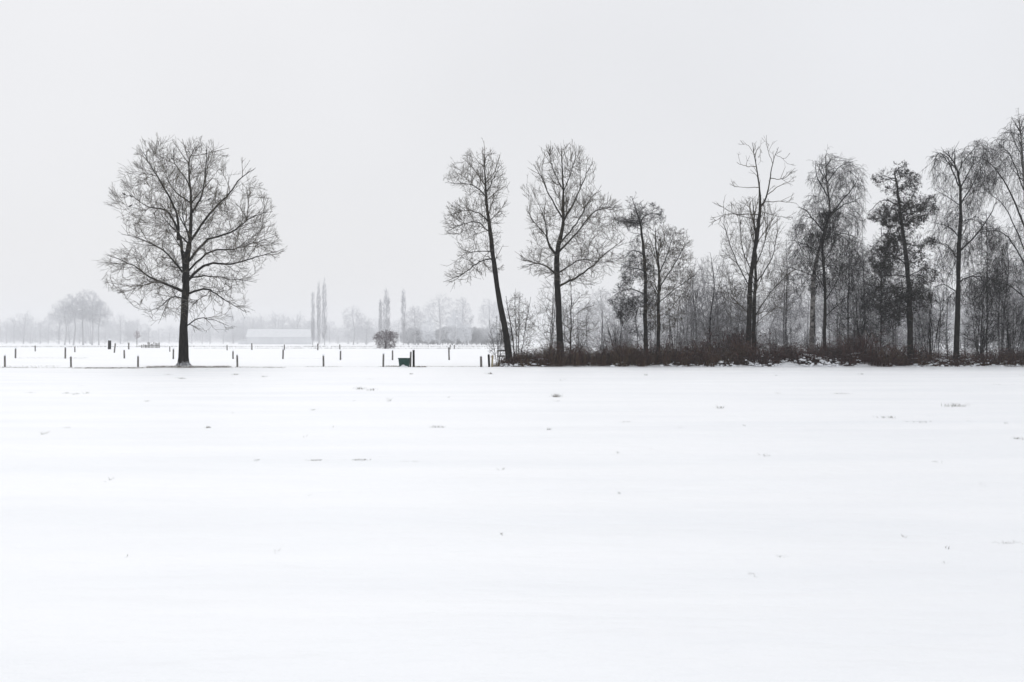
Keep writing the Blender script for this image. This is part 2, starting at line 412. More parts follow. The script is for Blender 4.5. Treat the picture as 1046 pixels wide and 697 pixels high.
def fill(rng, skel, env, counts, k=7, sag=0.0, rf=0.010, rmin=0.006, clump=None, jump=0.25, curl=0.25, cap=None):
    """branches reaching from the skeleton so that the crown is filled evenly; later ones sprout from earlier ones"""
    from mathutils.kdtree import KDTree
    NP = [P.reshape(-1, 3) for P, r in skel if len(P)]
    NT = []
    for P, r in skel:
        if not len(P): continue
        T = np.empty_like(P); T[:, :-1] = P[:, 1:] - P[:, :-1]; T[:, -1] = T[:, -2]; NT.append(norm(T).reshape(-1, 3))
    NR = [r.reshape(-1) for P, r in skel if len(P)]
    Np, Nt, Nr = np.concatenate(NP), np.concatenate(NT), np.concatenate(NR)
    lo = np.array([env.p[:, 0].min(), 0, env.p[:, 1].min()]); hi = np.array([env.p[:, 0].max(), 0, env.p[:, 1].max()])
    wy = env.depth * env.w.max(); lo[1], hi[1] = env.y0 - wy, env.y0 + wy
    out = []
    for M_ in counts:
        C = np.zeros((0, 3))
        while len(C) < M_:
            q = lo + (hi - lo) * rng.random((M_ * 4 + 50, 3)); q = q[env.inside(q)]
            if clump: q = q[vnoise(q[:, 0] / clump[0] + clump[2], q[:, 2] / (clump[0] * 0.55) + q[:, 1] / clump[0] * 0.8) > clump[1] + rng.normal(size=len(q)) * 0.08]
            C = np.concatenate([C, q])
        C = C[:M_]
        kd = KDTree(len(Np))
        for i, p in enumerate(Np): kd.insert(p, i)
        kd.balance()
        pts = np.empty((M_, k, 3)); rad = np.empty((M_, k)); ok = np.ones(M_, bool)
        for i, c in enumerate(C):
            best, bi = 1e9, 0
            for co, j, d in kd.find_n(c, 14):
                v = c - Np[j]; cosv = float(v @ Nt[j]) / (d + 1e-6); s_ = d * (1.75 - cosv) + (0.3 if Nr[j] < 0.007 else 0)
                if s_ < best: best, bi = s_, j
            a = Np[bi]; v = c - a; d = float(np.linalg.norm(v))
            if cap and d > cap: c = a + v * (cap / d); v = c - a; d = cap
            if d < 0.08: ok[i] = False; continue
            mid = a + v * 0.45 + Nt[bi] * d * jump + np.array([0, 0, -curl * 0.3 * d]) + rng.normal(size=3) * d * 0.06
            t = np.linspace(0, 1, k)[:, None]
            pp = (1 - t) ** 2 * a + 2 * t * (1 - t) * mid + t ** 2 * c
            pp[:, 2] -= sag * d * t[:, 0] ** 2
            pp[1:] += rng.normal(size=(k - 1, 3)) * 0.02 * d
            pts[i] = pp; r0 = max(rmin, min(0.72 * Nr[bi], rf * d + rmin)); rad[i] = np.linspace(r0, rmin, k)
        pts, rad = pts[ok], rad[ok]
        out.append((pts, rad))
        T = np.empty_like(pts); T[:, :-1] = pts[:, 1:] - pts[:, :-1]; T[:, -1] = T[:, -2]
        Np = np.concatenate([Np, pts[:, 1:].reshape(-1, 3)]); Nt = np.concatenate([Nt, norm(T)[:, 1:].reshape(-1, 3)]); Nr = np.concatenate([Nr, rad[:, 1:].reshape(-1)])
    return out

def foliage(rng, P, per, size, thresh=0.0, fs=1.3, seed=0.0):
    """small dead leaves, cones and catkins clustered in patches along the twigs"""
    n, k, _ = P.shape
    if n == 0: return None
    idx = rng.integers(0, n, int(n * per)); t = rng.random(len(idx)) * (k - 1.001); i0 = t.astype(int); f = (t - i0)[:, None]
    C = P[idx, i0] * (1 - f) + P[idx, i0 + 1] * f
    m = vnoise(C[:, 0] / fs + seed, C[:, 2] / (fs * 0.6) + C[:, 1] / fs * 0.7) > thresh
    C = C[m] + rng.normal(size=(m.sum(), 3)) * size * 0.8
    U = norm(rng.normal(size=C.shape)); W = norm(np.cross(U, rng.normal(size=C.shape)))
    s = rng.uniform(0.5, 1.0, (len(C), 1)) * size * 0.5
    return C, U * s * 1.2, W * s * 0.8

def trunk_tube(mb, P, Rr, flare=0.0, sides=12, rng=None):
    P = np.asarray(P); Rr = np.asarray(Rr).copy()
    if flare > 0: Rr = Rr * (1 + flare * np.exp(-np.clip(P[:, 2], 0, 9) / 0.28))
    if rng is not None and len(Rr) > 4: Rr = Rr * (1 + 0.06 * rng.normal(size=len(Rr)))
    mb.tubes(P, Rr, sides)
    if flare > 0.4:                                  # root buttresses
        for a in np.linspace(0, 2 * math.pi, 7)[:-1] + 0.4:
            r = Rr[0] * 0.55; dx, dy = math.cos(a), math.sin(a)
            q = spline([(dx * r * 0.5, dy * r * 0.5, 0.55), (dx * r * 1.1, dy * r * 1.1, 0.22), (dx * r * 2.4, dy * r * 2.4, -0.12)], 7)
            mb.tubes(q, np.linspace(0.09, 0.05, 7), 7)

def tree(name, label, cat, D, base, stems, limbs, env, levels, group=None, seed=1, bark='bark', twig='twig', auto=None, flare=0.25, thick=0.8, more=(1.35, 1.6, 1.9),
         leaves=None, scale_px=None, keep_parts=True, env2=None, trunk_t=0.35, fl=None, pre=None, limb_k=0.85):
    """base, stems, limbs and env in photo pixels at distance D (scale_px None) or in metres (scale_px = 1).
    stems: list of (path, radii); limbs: list of (path, r0, depth at tip)."""
    rng = np.random.default_rng(seed)
    if scale_px is None:
        mpp = D / F_PX
        bx = (base[0] - CX) * mpp; gz = hz(bx, D); z0 = EYE - (base[1] - CY) * mpp
        loc = (bx, D, gz)
        def cv(p): return np.array([((x - base[0]) * mpp, EYE - (y - CY) * mpp - gz) for x, y in p])
    else:
        mpp = 1.0; loc = (0, 0, 0)
        def cv(p): return np.array(p, float)
    root = tag(link(name, None, loc=loc), label, cat, group)
    root.empty_display_size = 0.2
    S = []; tm = MB()
    for path, rad in stems:
        q = cv(path); q[0, 1] = min(q[0, 1], -0.12)
        dy = rng.normal(size=len(q)) * 0.08; dy[0] = 0
        c3 = np.stack([q[:, 0], dy, q[:, 1]], 1)
        k = max(14, 4 * len(q)); P = spline(c3, k)
        P[2:-1] += rng.normal(size=(k - 3, 3)) * 0.015
        r = np.interp(np.linspace(0, 1, k), np.linspace(0, 1, len(rad)), np.array(rad, float) * mpp * thick)
        trunk_tube(tm, P, r, flare, 12, rng); S.append((P[None], r[None]))
    E = Env(cv(env), *( [env2] if env2 else [])) if env is not None else None
    limb_sets = []
    for path, r0, dyt in limbs:
        q = cv(path); n = len(q)
        c3 = np.stack([q[:, 0], np.linspace(0, 1, n) ** 0.9 * dyt, q[:, 1]], 1)
        k = max(10, 4 * n); P = spline(c3, k); P[2:] += rng.normal(size=(k - 2, 3)) * 0.02
        r = np.linspace(r0 * mpp * limb_k, 0.011, k)
        limb_sets.append((P[None], r[None]))
    nat = None
    if auto:                                         # boughs the photo does not draw singly, mostly towards and away from the viewer
        a = dict(auto); nat = grow(rng, S, env=E, **a)
        for i in range(len(nat[0])): limb_sets.append((nat[0][i:i + 1], nat[1][i:i + 1]))
    root_parts = [('trunk', tm.mesh('trunk', M[bark]))]
    loose = MB()
    for P, r in limb_sets:
        if keep_parts and r[0, 0] > 0.035:
            m_ = MB(); m_.tubes(P, r, 8); root_parts.append(('limb', m_.mesh('limb', M['bark'])))
        else: loose.tubes(P, r, 5)
    cur = [(P[:, int(P.shape[1] * trunk_t):], r[:, int(r.shape[1] * trunk_t):]) for P, r in S] + limb_sets
    last = None
    org = None
    if E is not None:
        z0_, z1_ = E.p[:, 1].min(), E.p[:, 1].max(); zo = z0_ + 0.3 * (z1_ - z0_)
        org = np.array([np.interp(zo, E.zs, E.c), 0, zo])
    if pre:
        P, r = grow(rng, cur, env=E, org=org, **pre); loose.tubes(P, r, 4); cur = cur + [(P, r)]
    if fl:
        f_ = dict(fl); got = fill(rng, cur, E, **f_)
        for i, (P, r) in enumerate(got): loose.tubes(P, r, 4)
        cur = got + ([cur[-1]] if pre else [])
    for li, lv in enumerate(levels):
        lv = dict(lv); lv['dens'] *= more[min(li, len(more) - 1)]
        P, r = grow(rng, cur, env=E, org=org, **lv)
        loose.tubes(P, r, 3 if li else 4)
        cur = [(P, r)]; last = P
    if DEBUG: print('TREE', label[:40] if label else name, 'quads', sum(len(f) for f in loose.f))
    root_parts.append(('crown', loose.mesh('crown', M[twig])))
    if leaves:
        lf = MB()
        for sz, per, th, fs in leaves:
            q = foliage(rng, last, per, sz, th, fs, seed * 3.7)
            if q is not None and len(q[0]): lf.quads(*q)
        if lf.n: root_parts.append(('leaves', lf.mesh('leaves', M['leaf'], False)))
    for nm, me in root_parts: link(nm, me, root)
    return root

# --- the lone tree on the left
zx = lambda X, Y: (90 + X / 2.681, 130 + Y / 2.681)
Z2 = lambda pts: [zx(*p) for p in pts]
lone_env = Z2([(150, 42), (200, 32), (235, 45), (262, 36), (312, 30), (352, 42), (375, 72), (440, 84), (462, 140), (505, 200), (524, 232), (505, 265),
               (536, 330), (500, 375), (470, 400), (462, 455), (440, 520), (410, 500), (375, 480), (400, 548), (345, 570), (300, 560), (275, 560),
               (255, 500), (225, 530), (182, 550), (140, 500), (100, 460), (60, 450), (36, 372), (80, 335), (110, 345), (112, 300), (96, 255), (62, 240), (66, 170), (100, 115), (130, 85)])
lone = tree('bare_tree', 'large lone bare tree with broad rounded crown on the open snow', 'tree', 70.2, (187.5, 375),
    [(Z2([(261, 657), (265, 540), (267, 430), (271, 360), (280, 300), (283, 200), (277, 110), (290, 60)]), [6.6, 4.9, 4.5, 3.6, 2.6, 1.6, 0.9, 0.4])],
    [(Z2([(264, 452), (220, 432), (180, 414), (130, 380), (60, 352)]), 1.9, -0.8),
     (Z2([(262, 425), (257, 360), (240, 285), (205, 225), (150, 212), (110, 188)]), 2.4, 1.2),
     (Z2([(246, 310), (248, 240), (218, 170), (190, 118), (165, 70)]), 1.7, -1.5),
     (Z2([(268, 425), (320, 375), (390, 372), (455, 350), (522, 330)]), 1.8, 1.4),
     (Z2([(272, 372), (330, 312), (400, 290), (460, 250), (515, 238)]), 1.7, -1.2),
     (Z2([(277, 318), (322, 240), (372, 180), (405, 130), (440, 100)]), 1.7, 1.8),
     (Z2([(281, 240), (318, 190), (335, 120), (342, 55)]), 1.3, -1.6),
     (Z2([(284, 190), (262, 140), (225, 95), (212, 45)]), 1.0, 1.5),
     (Z2([(268, 458), (330, 444), (375, 470), (438, 505)]), 1.5, -1.0),
     (Z2([(268, 546), (305, 524), (345, 528), (392, 545)]), 0.8, -0.5),
     (Z2([(265, 470), (225, 465), (190, 490), (150, 505)]), 1.0, 1.0),
     (Z2([(268, 400), (325, 340), (380, 330), (440, 310), (500, 285)]), 1.3, 2.2),
     (Z2([(262, 400), (215, 340), (160, 310), (118, 300)]), 1.2, -1.8),
     (Z2([(268, 415), (310, 405), (365, 410), (440, 420)]), 1.1, 2.0)],
    lone_env,
    [dict(dens=3.3, Lr=(0.45, 1.25), ang=(22, 52), k=5, t=(0.12, 1), up=0.05, wig=0.09, rf=0.009, rmin=0.0062, out=0.35),
     dict(dens=3.9, Lr=(0.22, 0.6), ang=(20, 48), k=4, t=(0.12, 1), up=0.05, wig=0.11, rmin=0.0050, out=0.3)],
    pre=dict(dens=1.3, Lr=(0.9, 2.4), ang=(28, 60), k=6, t=(0.3, 1), up=0.06, wig=0.09, rf=0.011, rmin=0.0075, out=0.3),
    fl=dict(counts=(40, 110, 240, 420, 380), rf=0.018, rmin=0.008, jump=0.35, clump=(2.0, -0.16, 2.2)), more=(1, 1),
    seed=3, bark='bark_foot', auto=dict(dens=1.2, Lr=(2.4, 4.6), ang=(35, 65), k=9, t=(0.42, 0.95), up=0.12, wig=0.08, rf=0.016, rmin=0.012), flare=0.42)

# --- the leaning tree and the tall one next to it
z4 = lambda pts: [(440 + X / 2.68, 130 + Y / 2.68) for X, Y in pts]
FINE = [dict(dens=3.4, Lr=(0.4, 1.2), ang=(20, 46), k=5, t=(0.12, 1), up=0.12, wig=0.07, rmin=0.0058, out=0.3),
        dict(dens=4.0, Lr=(0.2, 0.55), ang=(18, 44), k=4, t=(0.12, 1), up=0.10, wig=0.09, rmin=0.0050, out=0.25)]
PREF = dict(dens=1.5, Lr=(0.8, 2.2), ang=(25, 52), k=6, t=(0.3, 1), up=0.14, wig=0.07, rf=0.010, rmin=0.007, out=0.25)
tree('bare_tree', 'leaning bare tree with feathery boughs on its left side', 'tree', 71.6, (521, 366),
    [(z4([(217, 632), (205, 560), (186, 462), (172, 362), (161, 275), (151, 185), (148, 115), (146, 62)]), [4.6, 3.9, 3.4, 2.9, 2.2, 1.5, 0.8, 0.3])],
    [(z4([(176, 385), (165, 362), (130, 372), (85, 405), (36, 425)]), 1.1, -0.5),
     (z4([(158, 260), (135, 236), (98, 226), (44, 240)]), 0.9, 0.6), (z4([(163, 290), (130, 262), (85, 270), (45, 290)]), 0.8, -0.8),
     (z4([(151, 190), (120, 160), (82, 150), (38, 148)]), 0.8, 0.8), (z4([(150, 160), (120, 120), (95, 95)]), 0.6, -0.6),
     (z4([(151, 180), (172, 140), (186, 100)]), 0.7, 0.7), (z4([(153, 200), (180, 180), (206, 165)]), 0.6, -0.7),
     (z4([(168, 340), (120, 340), (75, 350)]), 0.7, 0.8), (z4([(160, 262), (182, 235), (200, 228)]), 0.5, 0.4), (z4([(174, 370), (190, 335), (198, 320)]), 0.4, 0.5)],
    z4([(112, 48), (148, 52), (182, 72), (204, 110), (214, 180), (206, 240), (190, 262), (198, 300), (188, 340), (205, 372), (186, 400), (150, 390), (118, 420), (60, 444), (26, 418), (58, 385),
        (76, 340), (72, 310), (36, 295), (36, 225), (78, 196), (80, 168), (34, 152), (36, 118), (82, 88)]),
    FINE, seed=11, more=(1, 1), pre=PREF, fl=dict(counts=(20, 60, 130, 170, 140), rf=0.016, rmin=0.0075, curl=0.3), auto=dict(dens=0.8, Lr=(0.9, 2.0), ang=(40, 70), k=7, t=(0.45, 0.97), up=0.1, rf=0.014, rmin=0.01), flare=0.3, trunk_t=0.4)

tree('bare_tree', 'tall upright bare tree with fan shaped crown beside the leaning one', 'tree', 72.2, (571.5, 364),
    [(z4([(356, 630), (351, 520), (347, 430), (346, 350), (360, 280), (363, 200), (360, 120), (358, 58)]), [4.6, 4.1, 3.9, 3.2, 2.2, 1.4, 0.8, 0.3])],
    [(z4([(346, 352), (322, 320), (314, 270), (292, 205)]), 1.8, -0.9), (z4([(347, 412), (326, 385), (290, 372), (252, 378)]), 1.4, 0.8),
     (z4([(347, 345), (400, 290), (450, 232), (520, 222)]), 1.3, -0.8), (z4([(352, 435), (420, 398), (480, 345), (532, 305)]), 1.4, 0.9),
     (z4([(348, 400), (410, 365), (460, 372), (525, 370)]), 0.9, -1.2), (z4([(361, 262), (395, 200), (425, 130), (448, 85)]), 1.2, 1.2),
     (z4([(361, 250), (325, 190), (300, 140), (280, 110)]), 1.0, -1.3), (z4([(362, 180), (385, 120), (398, 60)]), 0.7, -0.8), (z4([(361, 170), (335, 110), (324, 50)]), 0.7, 0.8),
     (z4([(352, 320), (400, 262), (440, 190), (470, 165)]), 1.1, 1.3), (z4([(318, 300), (285, 260), (262, 225)]), 0.7, 0.9), (z4([(350, 440), (390, 415), (440, 425)]), 0.6, -0.9)],
    z4([(318, 42), (345, 55), (372, 46), (420, 55), (455, 105), (452, 150), (492, 190), (524, 212), (538, 270), (530, 365), (500, 405), (450, 438), (400, 446), (372, 425), (330, 428), (300, 416), (246, 392), (246, 340), (272, 300),
        (258, 220), (246, 168), (278, 105)]),
    FINE, seed=12, more=(1, 1), pre=PREF, fl=dict(counts=(30, 80, 180, 230, 200), rf=0.016, rmin=0.0075, curl=0.35), auto=dict(dens=1.0, Lr=(1.4, 3.0), ang=(35, 60), k=8, t=(0.4, 0.95), up=0.12, rf=0.014, rmin=0.01), flare=0.2, trunk_t=0.45)

# --- two slender dark trees side by side
z5 = lambda pts: [(600 + X / 3.476, 180 + Y / 3.476) for X, Y in pts]
tree('alder_tree', 'slender dark tree with flat clumps and a crooked top, left one of two', 'tree', 72.0, (660.5, 368),
    [(z5([(210, 655), (206, 480), (205, 350), (198, 240), (187, 168), (172, 120), (160, 82)]), [3.0, 2.4, 2.1, 1.7, 1.2, 0.7, 0.3])],
    [(z5([(188, 172), (200, 145), (240, 130), (276, 150)]), 0.9, 0.4), (z5([(186, 168), (150, 165), (104, 160)]), 0.7, -0.4),
     (z5([(200, 280), (165, 262), (128, 300)]), 0.7, 0.6), (z5([(204, 330), (160, 330), (120, 350)]), 0.6, -0.7), (z5([(206, 420), (150, 400), (92, 425)]), 0.8, 0.5),
     (z5([(206, 460), (160, 470), (110, 480)]), 0.6, -0.6), (z5([(205, 380), (235, 350), (262, 360)]), 0.5, -0.6)],
    z5([(140, 72), (178, 70), (190, 105), (240, 95), (284, 135), (282, 165), (225, 172), (205, 215), (235, 250), (240, 330), (250, 430), (250, 540), (215, 600), (140, 560), (95, 500), (72, 440), (100, 385), (120, 300), (135, 240), (170, 195), (100, 180), (92, 150), (150, 140), (135, 105)]),
    [dict(dens=4, Lr=(0.3, 0.8), ang=(30, 70), k=4, t=(0.2, 1), up=0.05, wig=0.15, rmin=0.0055),
     dict(dens=7, Lr=(0.12, 0.35), ang=(25, 65), k=3, t=(0.1, 1), up=0.05, wig=0.15, rmin=0.0045)],
    seed=21, more=(1.2, 1.2), fl=dict(counts=(50, 140, 320, 420), clump=(1.3, -0.16, 3.1), curl=0.3), twig='twig_dark', leaves=[(0.05, 1.7, 0.04, 0.7)], auto=dict(dens=2.0, Lr=(0.9, 1.8), ang=(60, 90), k=6, t=(0.2, 0.95), up=0.05, rf=0.012, rmin=0.01), flare=0.25, trunk_t=0.15)

tree('alder_tree', 'slender tree with upswept fine twigs leaning right, right one of two', 'tree', 71.4, (673.5, 371),
    [(z5([(250, 660), (252, 520), (252, 420), (254, 350), (246, 260), (240, 185)]), [2.4, 2.1, 1.9, 1.5, 0.9, 0.4])],
    [(z5([(253, 400), (300, 330), (345, 250), (370, 225)]), 0.8, 0.6), (z5([(254, 350), (285, 270), (305, 190)]), 0.8, -0.6), (z5([(252, 450), (310, 400), (375, 355)]), 0.7, -0.8),
     (z5([(252, 330), (235, 250), (215, 185)]), 0.6, 0.7), (z5([(252, 500), (300, 470), (350, 440)]), 0.5, 0.6), (z5([(252, 430), (215, 360), (195, 300)]), 0.6, -0.5), (z5([(250, 300), (275, 220), (262, 170)]), 0.5, 0.4)],
    z5([(205, 180), (255, 160), (300, 175), (350, 200), (376, 235), (380, 330), (392, 360), (365, 440), (330, 530), (250, 580), (195, 520), (190, 380), (190, 260)]),
    [dict(dens=2.6, Lr=(0.3, 0.8), ang=(20, 48), k=4, t=(0.2, 1), up=0.2, wig=0.1, rmin=0.005),
     dict(dens=5, Lr=(0.12, 0.35), ang=(20, 55), k=3, t=(0.1, 1), up=0.1, wig=0.12, rmin=0.0045)],
    seed=22, more=(1, 1), fl=dict(counts=(60, 170, 420, 460), curl=0.5), leaves=[(0.05, 1.7, 0.0, 0.8)], auto=dict(dens=2, Lr=(1.2, 2.4), ang=(25, 50), k=7, t=(0.2, 0.95), up=0.2, rf=0.012, rmin=0.01), flare=0.2, trunk_t=0.15)

# --- forked tree with bare antler-like top, and the twiggy one growing against it
z6 = lambda pts: [(720 + X / 2.683, 130 + Y / 2.683) for X, Y in pts]
tree('bare_tree', 'tall bare tree with forked antler like top above thinner twigs', 'tree', 72.6, (764, 368),
    [(z6([(118, 640), (122, 480), (130, 385), (144, 285), (152, 222), (150, 168), (140, 100), (130, 42)]), [4.3, 3.9, 3.4, 2.9, 2.4, 1.4, 0.8, 0.35])],
    [(z6([(152, 220), (174, 180), (185, 110), (206, 52)]), 1.6, 0.5), (z6([(180, 140), (215, 140), (244, 118)]), 0.8, 0.4), (z6([(172, 185), (205, 160), (240, 150)]), 0.8, -0.5),
     (z6([(162, 205), (200, 205), (246, 212)]), 0.8, -0.6), (z6([(148, 165), (115, 165), (84, 160)]), 0.7, 0.5), (z6([(142, 108), (112, 108), (82, 100)]), 0.7, -0.4),
     (z6([(150, 240), (100, 238), (55, 240), (12, 272)]), 0.9, 0.5), (z6([(148, 255), (80, 240), (30, 212)]), 0.7, -0.5), (z6([(186, 100), (172, 65), (172, 48)]), 0.5, -0.3),
     (z6([(136, 75), (150, 55), (160, 70)]), 0.4, 0.3), (z6([(150, 230), (190, 240), (250, 245)]), 0.6, 0.7), (z6([(136, 75), (118, 50), (108, 45)]), 0.4, 0.2),
     (z6([(196, 78), (220, 85), (235, 70)]), 0.4, 0.2)],
    z6([(100, 36), (165, 30), (215, 42), (250, 110), (256, 250), (190, 262), (120, 262), (6, 282), (22, 205), (78, 175), (72, 95)]),
    [dict(dens=1.5, Lr=(0.4, 1.2), ang=(30, 60), k=5, t=(0.3, 1), up=0.22, wig=0.12, rf=0.012, rmin=0.009),
     dict(dens=1.6, Lr=(0.2, 0.55), ang=(30, 60), k=4, t=(0.3, 1), up=0.15, wig=0.15, rmin=0.007)],
    seed=31, auto=None, flare=0.2, trunk_t=0.5, thick=0.62, limb_k=0.62, more=(1.6, 1.8))
tree('bare_tree', 'twiggy vase shaped tree growing against the forked trunk', 'tree', 73.3, (769.5, 367),
    [(z6([(134, 638), (135, 520), (138, 430), (140, 340), (136, 270), (130, 200)]), [2.9, 2.6, 2.0, 1.4, 0.9, 0.4])],
    [(z6([(136, 460), (90, 370), (60, 280), (55, 215)]), 0.8, 0.6), (z6([(137, 420), (100, 330), (88, 230)]), 0.7, -0.6), (z6([(138, 430), (190, 350), (205, 250)]), 0.8, 0.6),
     (z6([(136, 520), (180, 450), (225, 400)]), 0.7, -0.6), (z6([(136, 530), (80, 470), (40, 430)]), 0.6, 0.5), (z6([(140, 380), (165, 300), (170, 200)]), 0.7, -0.5), (z6([(136, 540), (190, 500), (235, 490)]), 0.4, 0.6)],
    z6([(75, 200), (140, 186), (190, 210), (212, 262), (235, 330), (242, 420), (240, 500), (190, 545), (140, 540), (80, 545), (40, 480), (34, 400), (45, 300), (38, 262), (55, 225)]),
    [dict(dens=2.2, Lr=(0.4, 1.1), ang=(18, 45), k=5, t=(0.2, 1), up=0.2, wig=0.09, rmin=0.005),
     dict(dens=3.0, Lr=(0.2, 0.5), ang=(18, 45), k=3, t=(0.1, 1), up=0.15, wig=0.12, rmin=0.0045)],
    seed=32, more=(1, 0.8), pre=PREF, fl=dict(counts=(50, 130, 260, 300), curl=0.5), auto=dict(dens=2.2, Lr=(1.5, 3.0), ang=(25, 50), k=8, t=(0.2, 0.9), up=0.2, rf=0.011, rmin=0.009), flare=0.2, trunk_t=0.25)

# --- birches
WEEP = [dict(dens=3.8, Lr=(0.5, 1.3), ang=(25, 65), k=6, t=(0.15, 1), up=-0.05, droop=0.45, wig=0.08, rmin=0.0055),
        dict(dens=4.6, Lr=(0.35, 1.0), ang=(20, 55), k=5, t=(0.1, 1), up=-0.2, droop=0.5, wig=0.08, rmin=0.0050)]
PREW = dict(dens=1.3, Lr=(0.8, 2.0), ang=(25, 60), k=6, t=(0.3, 1), up=0.1, droop=0.2, wig=0.08, rf=0.009, rmin=0.007)
tree('birch_tree', 'birch with pale mottled lower trunk and drooping twigs', 'tree', 73.8, (828.5, 366),
    [(z6([(291, 640), (296, 480), (299, 400), (315, 330), (340, 240), (336, 160), (330, 78)]), [3.4, 2.9, 2.6, 2.1, 1.6, 1.0, 0.4])],
    [(z6([(338, 245), (380, 200), (420, 150), (432, 120)]), 1.1, 0.7), (z6([(338, 250), (375, 215), (412, 205)]), 1.0, -0.6), (z6([(336, 190), (305, 140), (296, 100)]), 0.8, -0.6),
     (z6([(328, 290), (285, 230), (262, 215)]), 1.0, 0.7), (z6([(312, 340), (262, 320), (225, 320)]), 0.8, -0.7), (z6([(336, 150), (370, 110), (400, 95)]), 0.7, 0.5),
     (z6([(325, 310), (380, 290), (430, 300)]), 0.8, 0.8), (z6([(300, 410), (250, 390), (220, 420)]), 0.6, 0.5), (z6([(330, 110), (350, 85), (372, 80)]), 0.5, 0.3)],
    z6([(296, 80), (335, 68), (390, 84), (430, 105), (450, 145), (446, 200), (435, 290), (440, 380), (410, 430), (300, 470), (232, 440), (212, 380), (222, 320), (240, 250), (268, 205), (288, 160), (276, 140)]),
    WEEP, seed=41, more=(1, 1), pre=PREW, fl=dict(counts=(40, 110, 250, 300), curl=-0.3, sag=0.1), bark='birch', twig='twig_dark', auto=dict(dens=2.2, Lr=(1.0, 2.4), ang=(30, 60), k=7, t=(0.4, 0.95), up=0.12, rf=0.012, rmin=0.009), flare=0.15, trunk_t=0.35)
tree('bare_tree', 'thin straight dark tree close beside the pale mottled birch', 'tree', 72.8, (842, 366),
    [(z6([(328, 640), (328, 450), (324, 350), (326, 290), (345, 230)]), [2.2, 1.9, 1.5, 1.0, 0.4])],
    [(z6([(328, 480), (365, 420), (390, 350)]), 0.7, 0.5), (z6([(328, 440), (290, 380), (275, 320)]), 0.6, -0.5), (z6([(326, 380), (355, 320), (365, 250)]), 0.6, 0.5), (z6([(328, 520), (370, 480), (400, 450)]), 0.5, -0.5)],
    z6([(300, 235), (380, 235), (420, 320), (420, 420), (380, 520), (300, 520), (258, 440), (262, 340)]),
    [dict(dens=4.0, Lr=(0.6, 1.7), ang=(20, 50), k=5, t=(0.2, 1), up=0.2, wig=0.08, rf=0.008, rmin=0.006),
     dict(dens=4.2, Lr=(0.3, 0.9), ang=(20, 50), k=4, t=(0.2, 1), up=0.15, wig=0.1, rmin=0.005),
     dict(dens=4, Lr=(0.15, 0.4), ang=(20, 55), k=3, t=(0.1, 1), up=0.1, wig=0.12, rmin=0.0045)],
    seed=42, twig='twig_dark', auto=dict(dens=2.2, Lr=(0.9, 2.0), ang=(25, 50), k=7, t=(0.3, 0.95), up=0.15, rf=0.012, rmin=0.009), flare=0.2, trunk_t=0.3)

# --- the dark clumpy tree
z7 = lambda pts: [(860 + X / 2.489, 110 + Y / 2.489) for X, Y in pts]
tree('alder_tree', 'dark tree with layered cloud like clumps of dead foliage', 'tree', 71.6, (930, 369),
    [(z7([(175, 645), (172, 520), (166, 400), (151, 280), (140, 200), (131, 160)]), [3.8, 3.4, 2.8, 2.0, 1.2, 0.3])],
    [(z7([(146, 250), (110, 235), (70, 268)]), 0.8, 0.6), (z7([(150, 270), (185, 250), (232, 240)]), 0.8, -0.6), (z7([(143, 215), (175, 195), (205, 185)]), 0.6, 0.5), (z7([(140, 190), (105, 175), (88, 182)]), 0.6, -0.5),
     (z7([(166, 400), (110, 370), (62, 378)]), 0.9, -0.7), (z7([(160, 345), (200, 350), (240, 335)]), 0.8, 0.8), (z7([(168, 430), (120, 425), (75, 440)]), 0.8, 0.8), (z7([(168, 430), (205, 410), (240, 420)]), 0.7, -0.7),
     (z7([(171, 500), (120, 470), (50, 490)]), 0.8, -0.6), (z7([(170, 480), (205, 490), (230, 495)]), 0.6, 0.6), (z7([(157, 330), (115, 320), (95, 345)]), 0.6, 0.6), (z7([(134, 165), (155, 150), (172, 158)]), 0.4, 0.3), (z7([(155, 300), (190, 280), (228, 268)]), 0.6, 0.2)],
    z7([(122, 128), (165, 140), (178, 165), (208, 178), (212, 205), (180, 215), (238, 228), (244, 270), (200, 300), (190, 320), (244, 325), (248, 360), (215, 385), (248, 410), (236, 440), (215, 455), (236, 480), (228, 520), (190, 570),
        (120, 560), (46, 505), (60, 450), (85, 420), (56, 395), (58, 362), (100, 325), (110, 300), (64, 280), (62, 252), (92, 235), (84, 205), (76, 178), (100, 150)]),
    [dict(dens=4, Lr=(0.3, 0.9), ang=(30, 70), k=4, t=(0.2, 1), up=0.05, wig=0.15, rmin=0.0055, flat=0.3),
     dict(dens=7, Lr=(0.12, 0.35), ang=(25, 65), k=3, t=(0.1, 1), up=0.05, wig=0.15, rmin=0.005)],
    seed=51, more=(1.2, 1.2), fl=dict(counts=(70, 180, 460, 600), clump=(1.4, -0.07, 7.7), curl=0.3), twig='twig_dark', leaves=[(0.068, 2.9, -0.03, 0.8)], auto=dict(dens=2.0, Lr=(1.0, 2.0), ang=(60, 88), k=6, t=(0.22, 0.95), up=0.05, rf=0.012, rmin=0.01), flare=0.25, trunk_t=0.2)

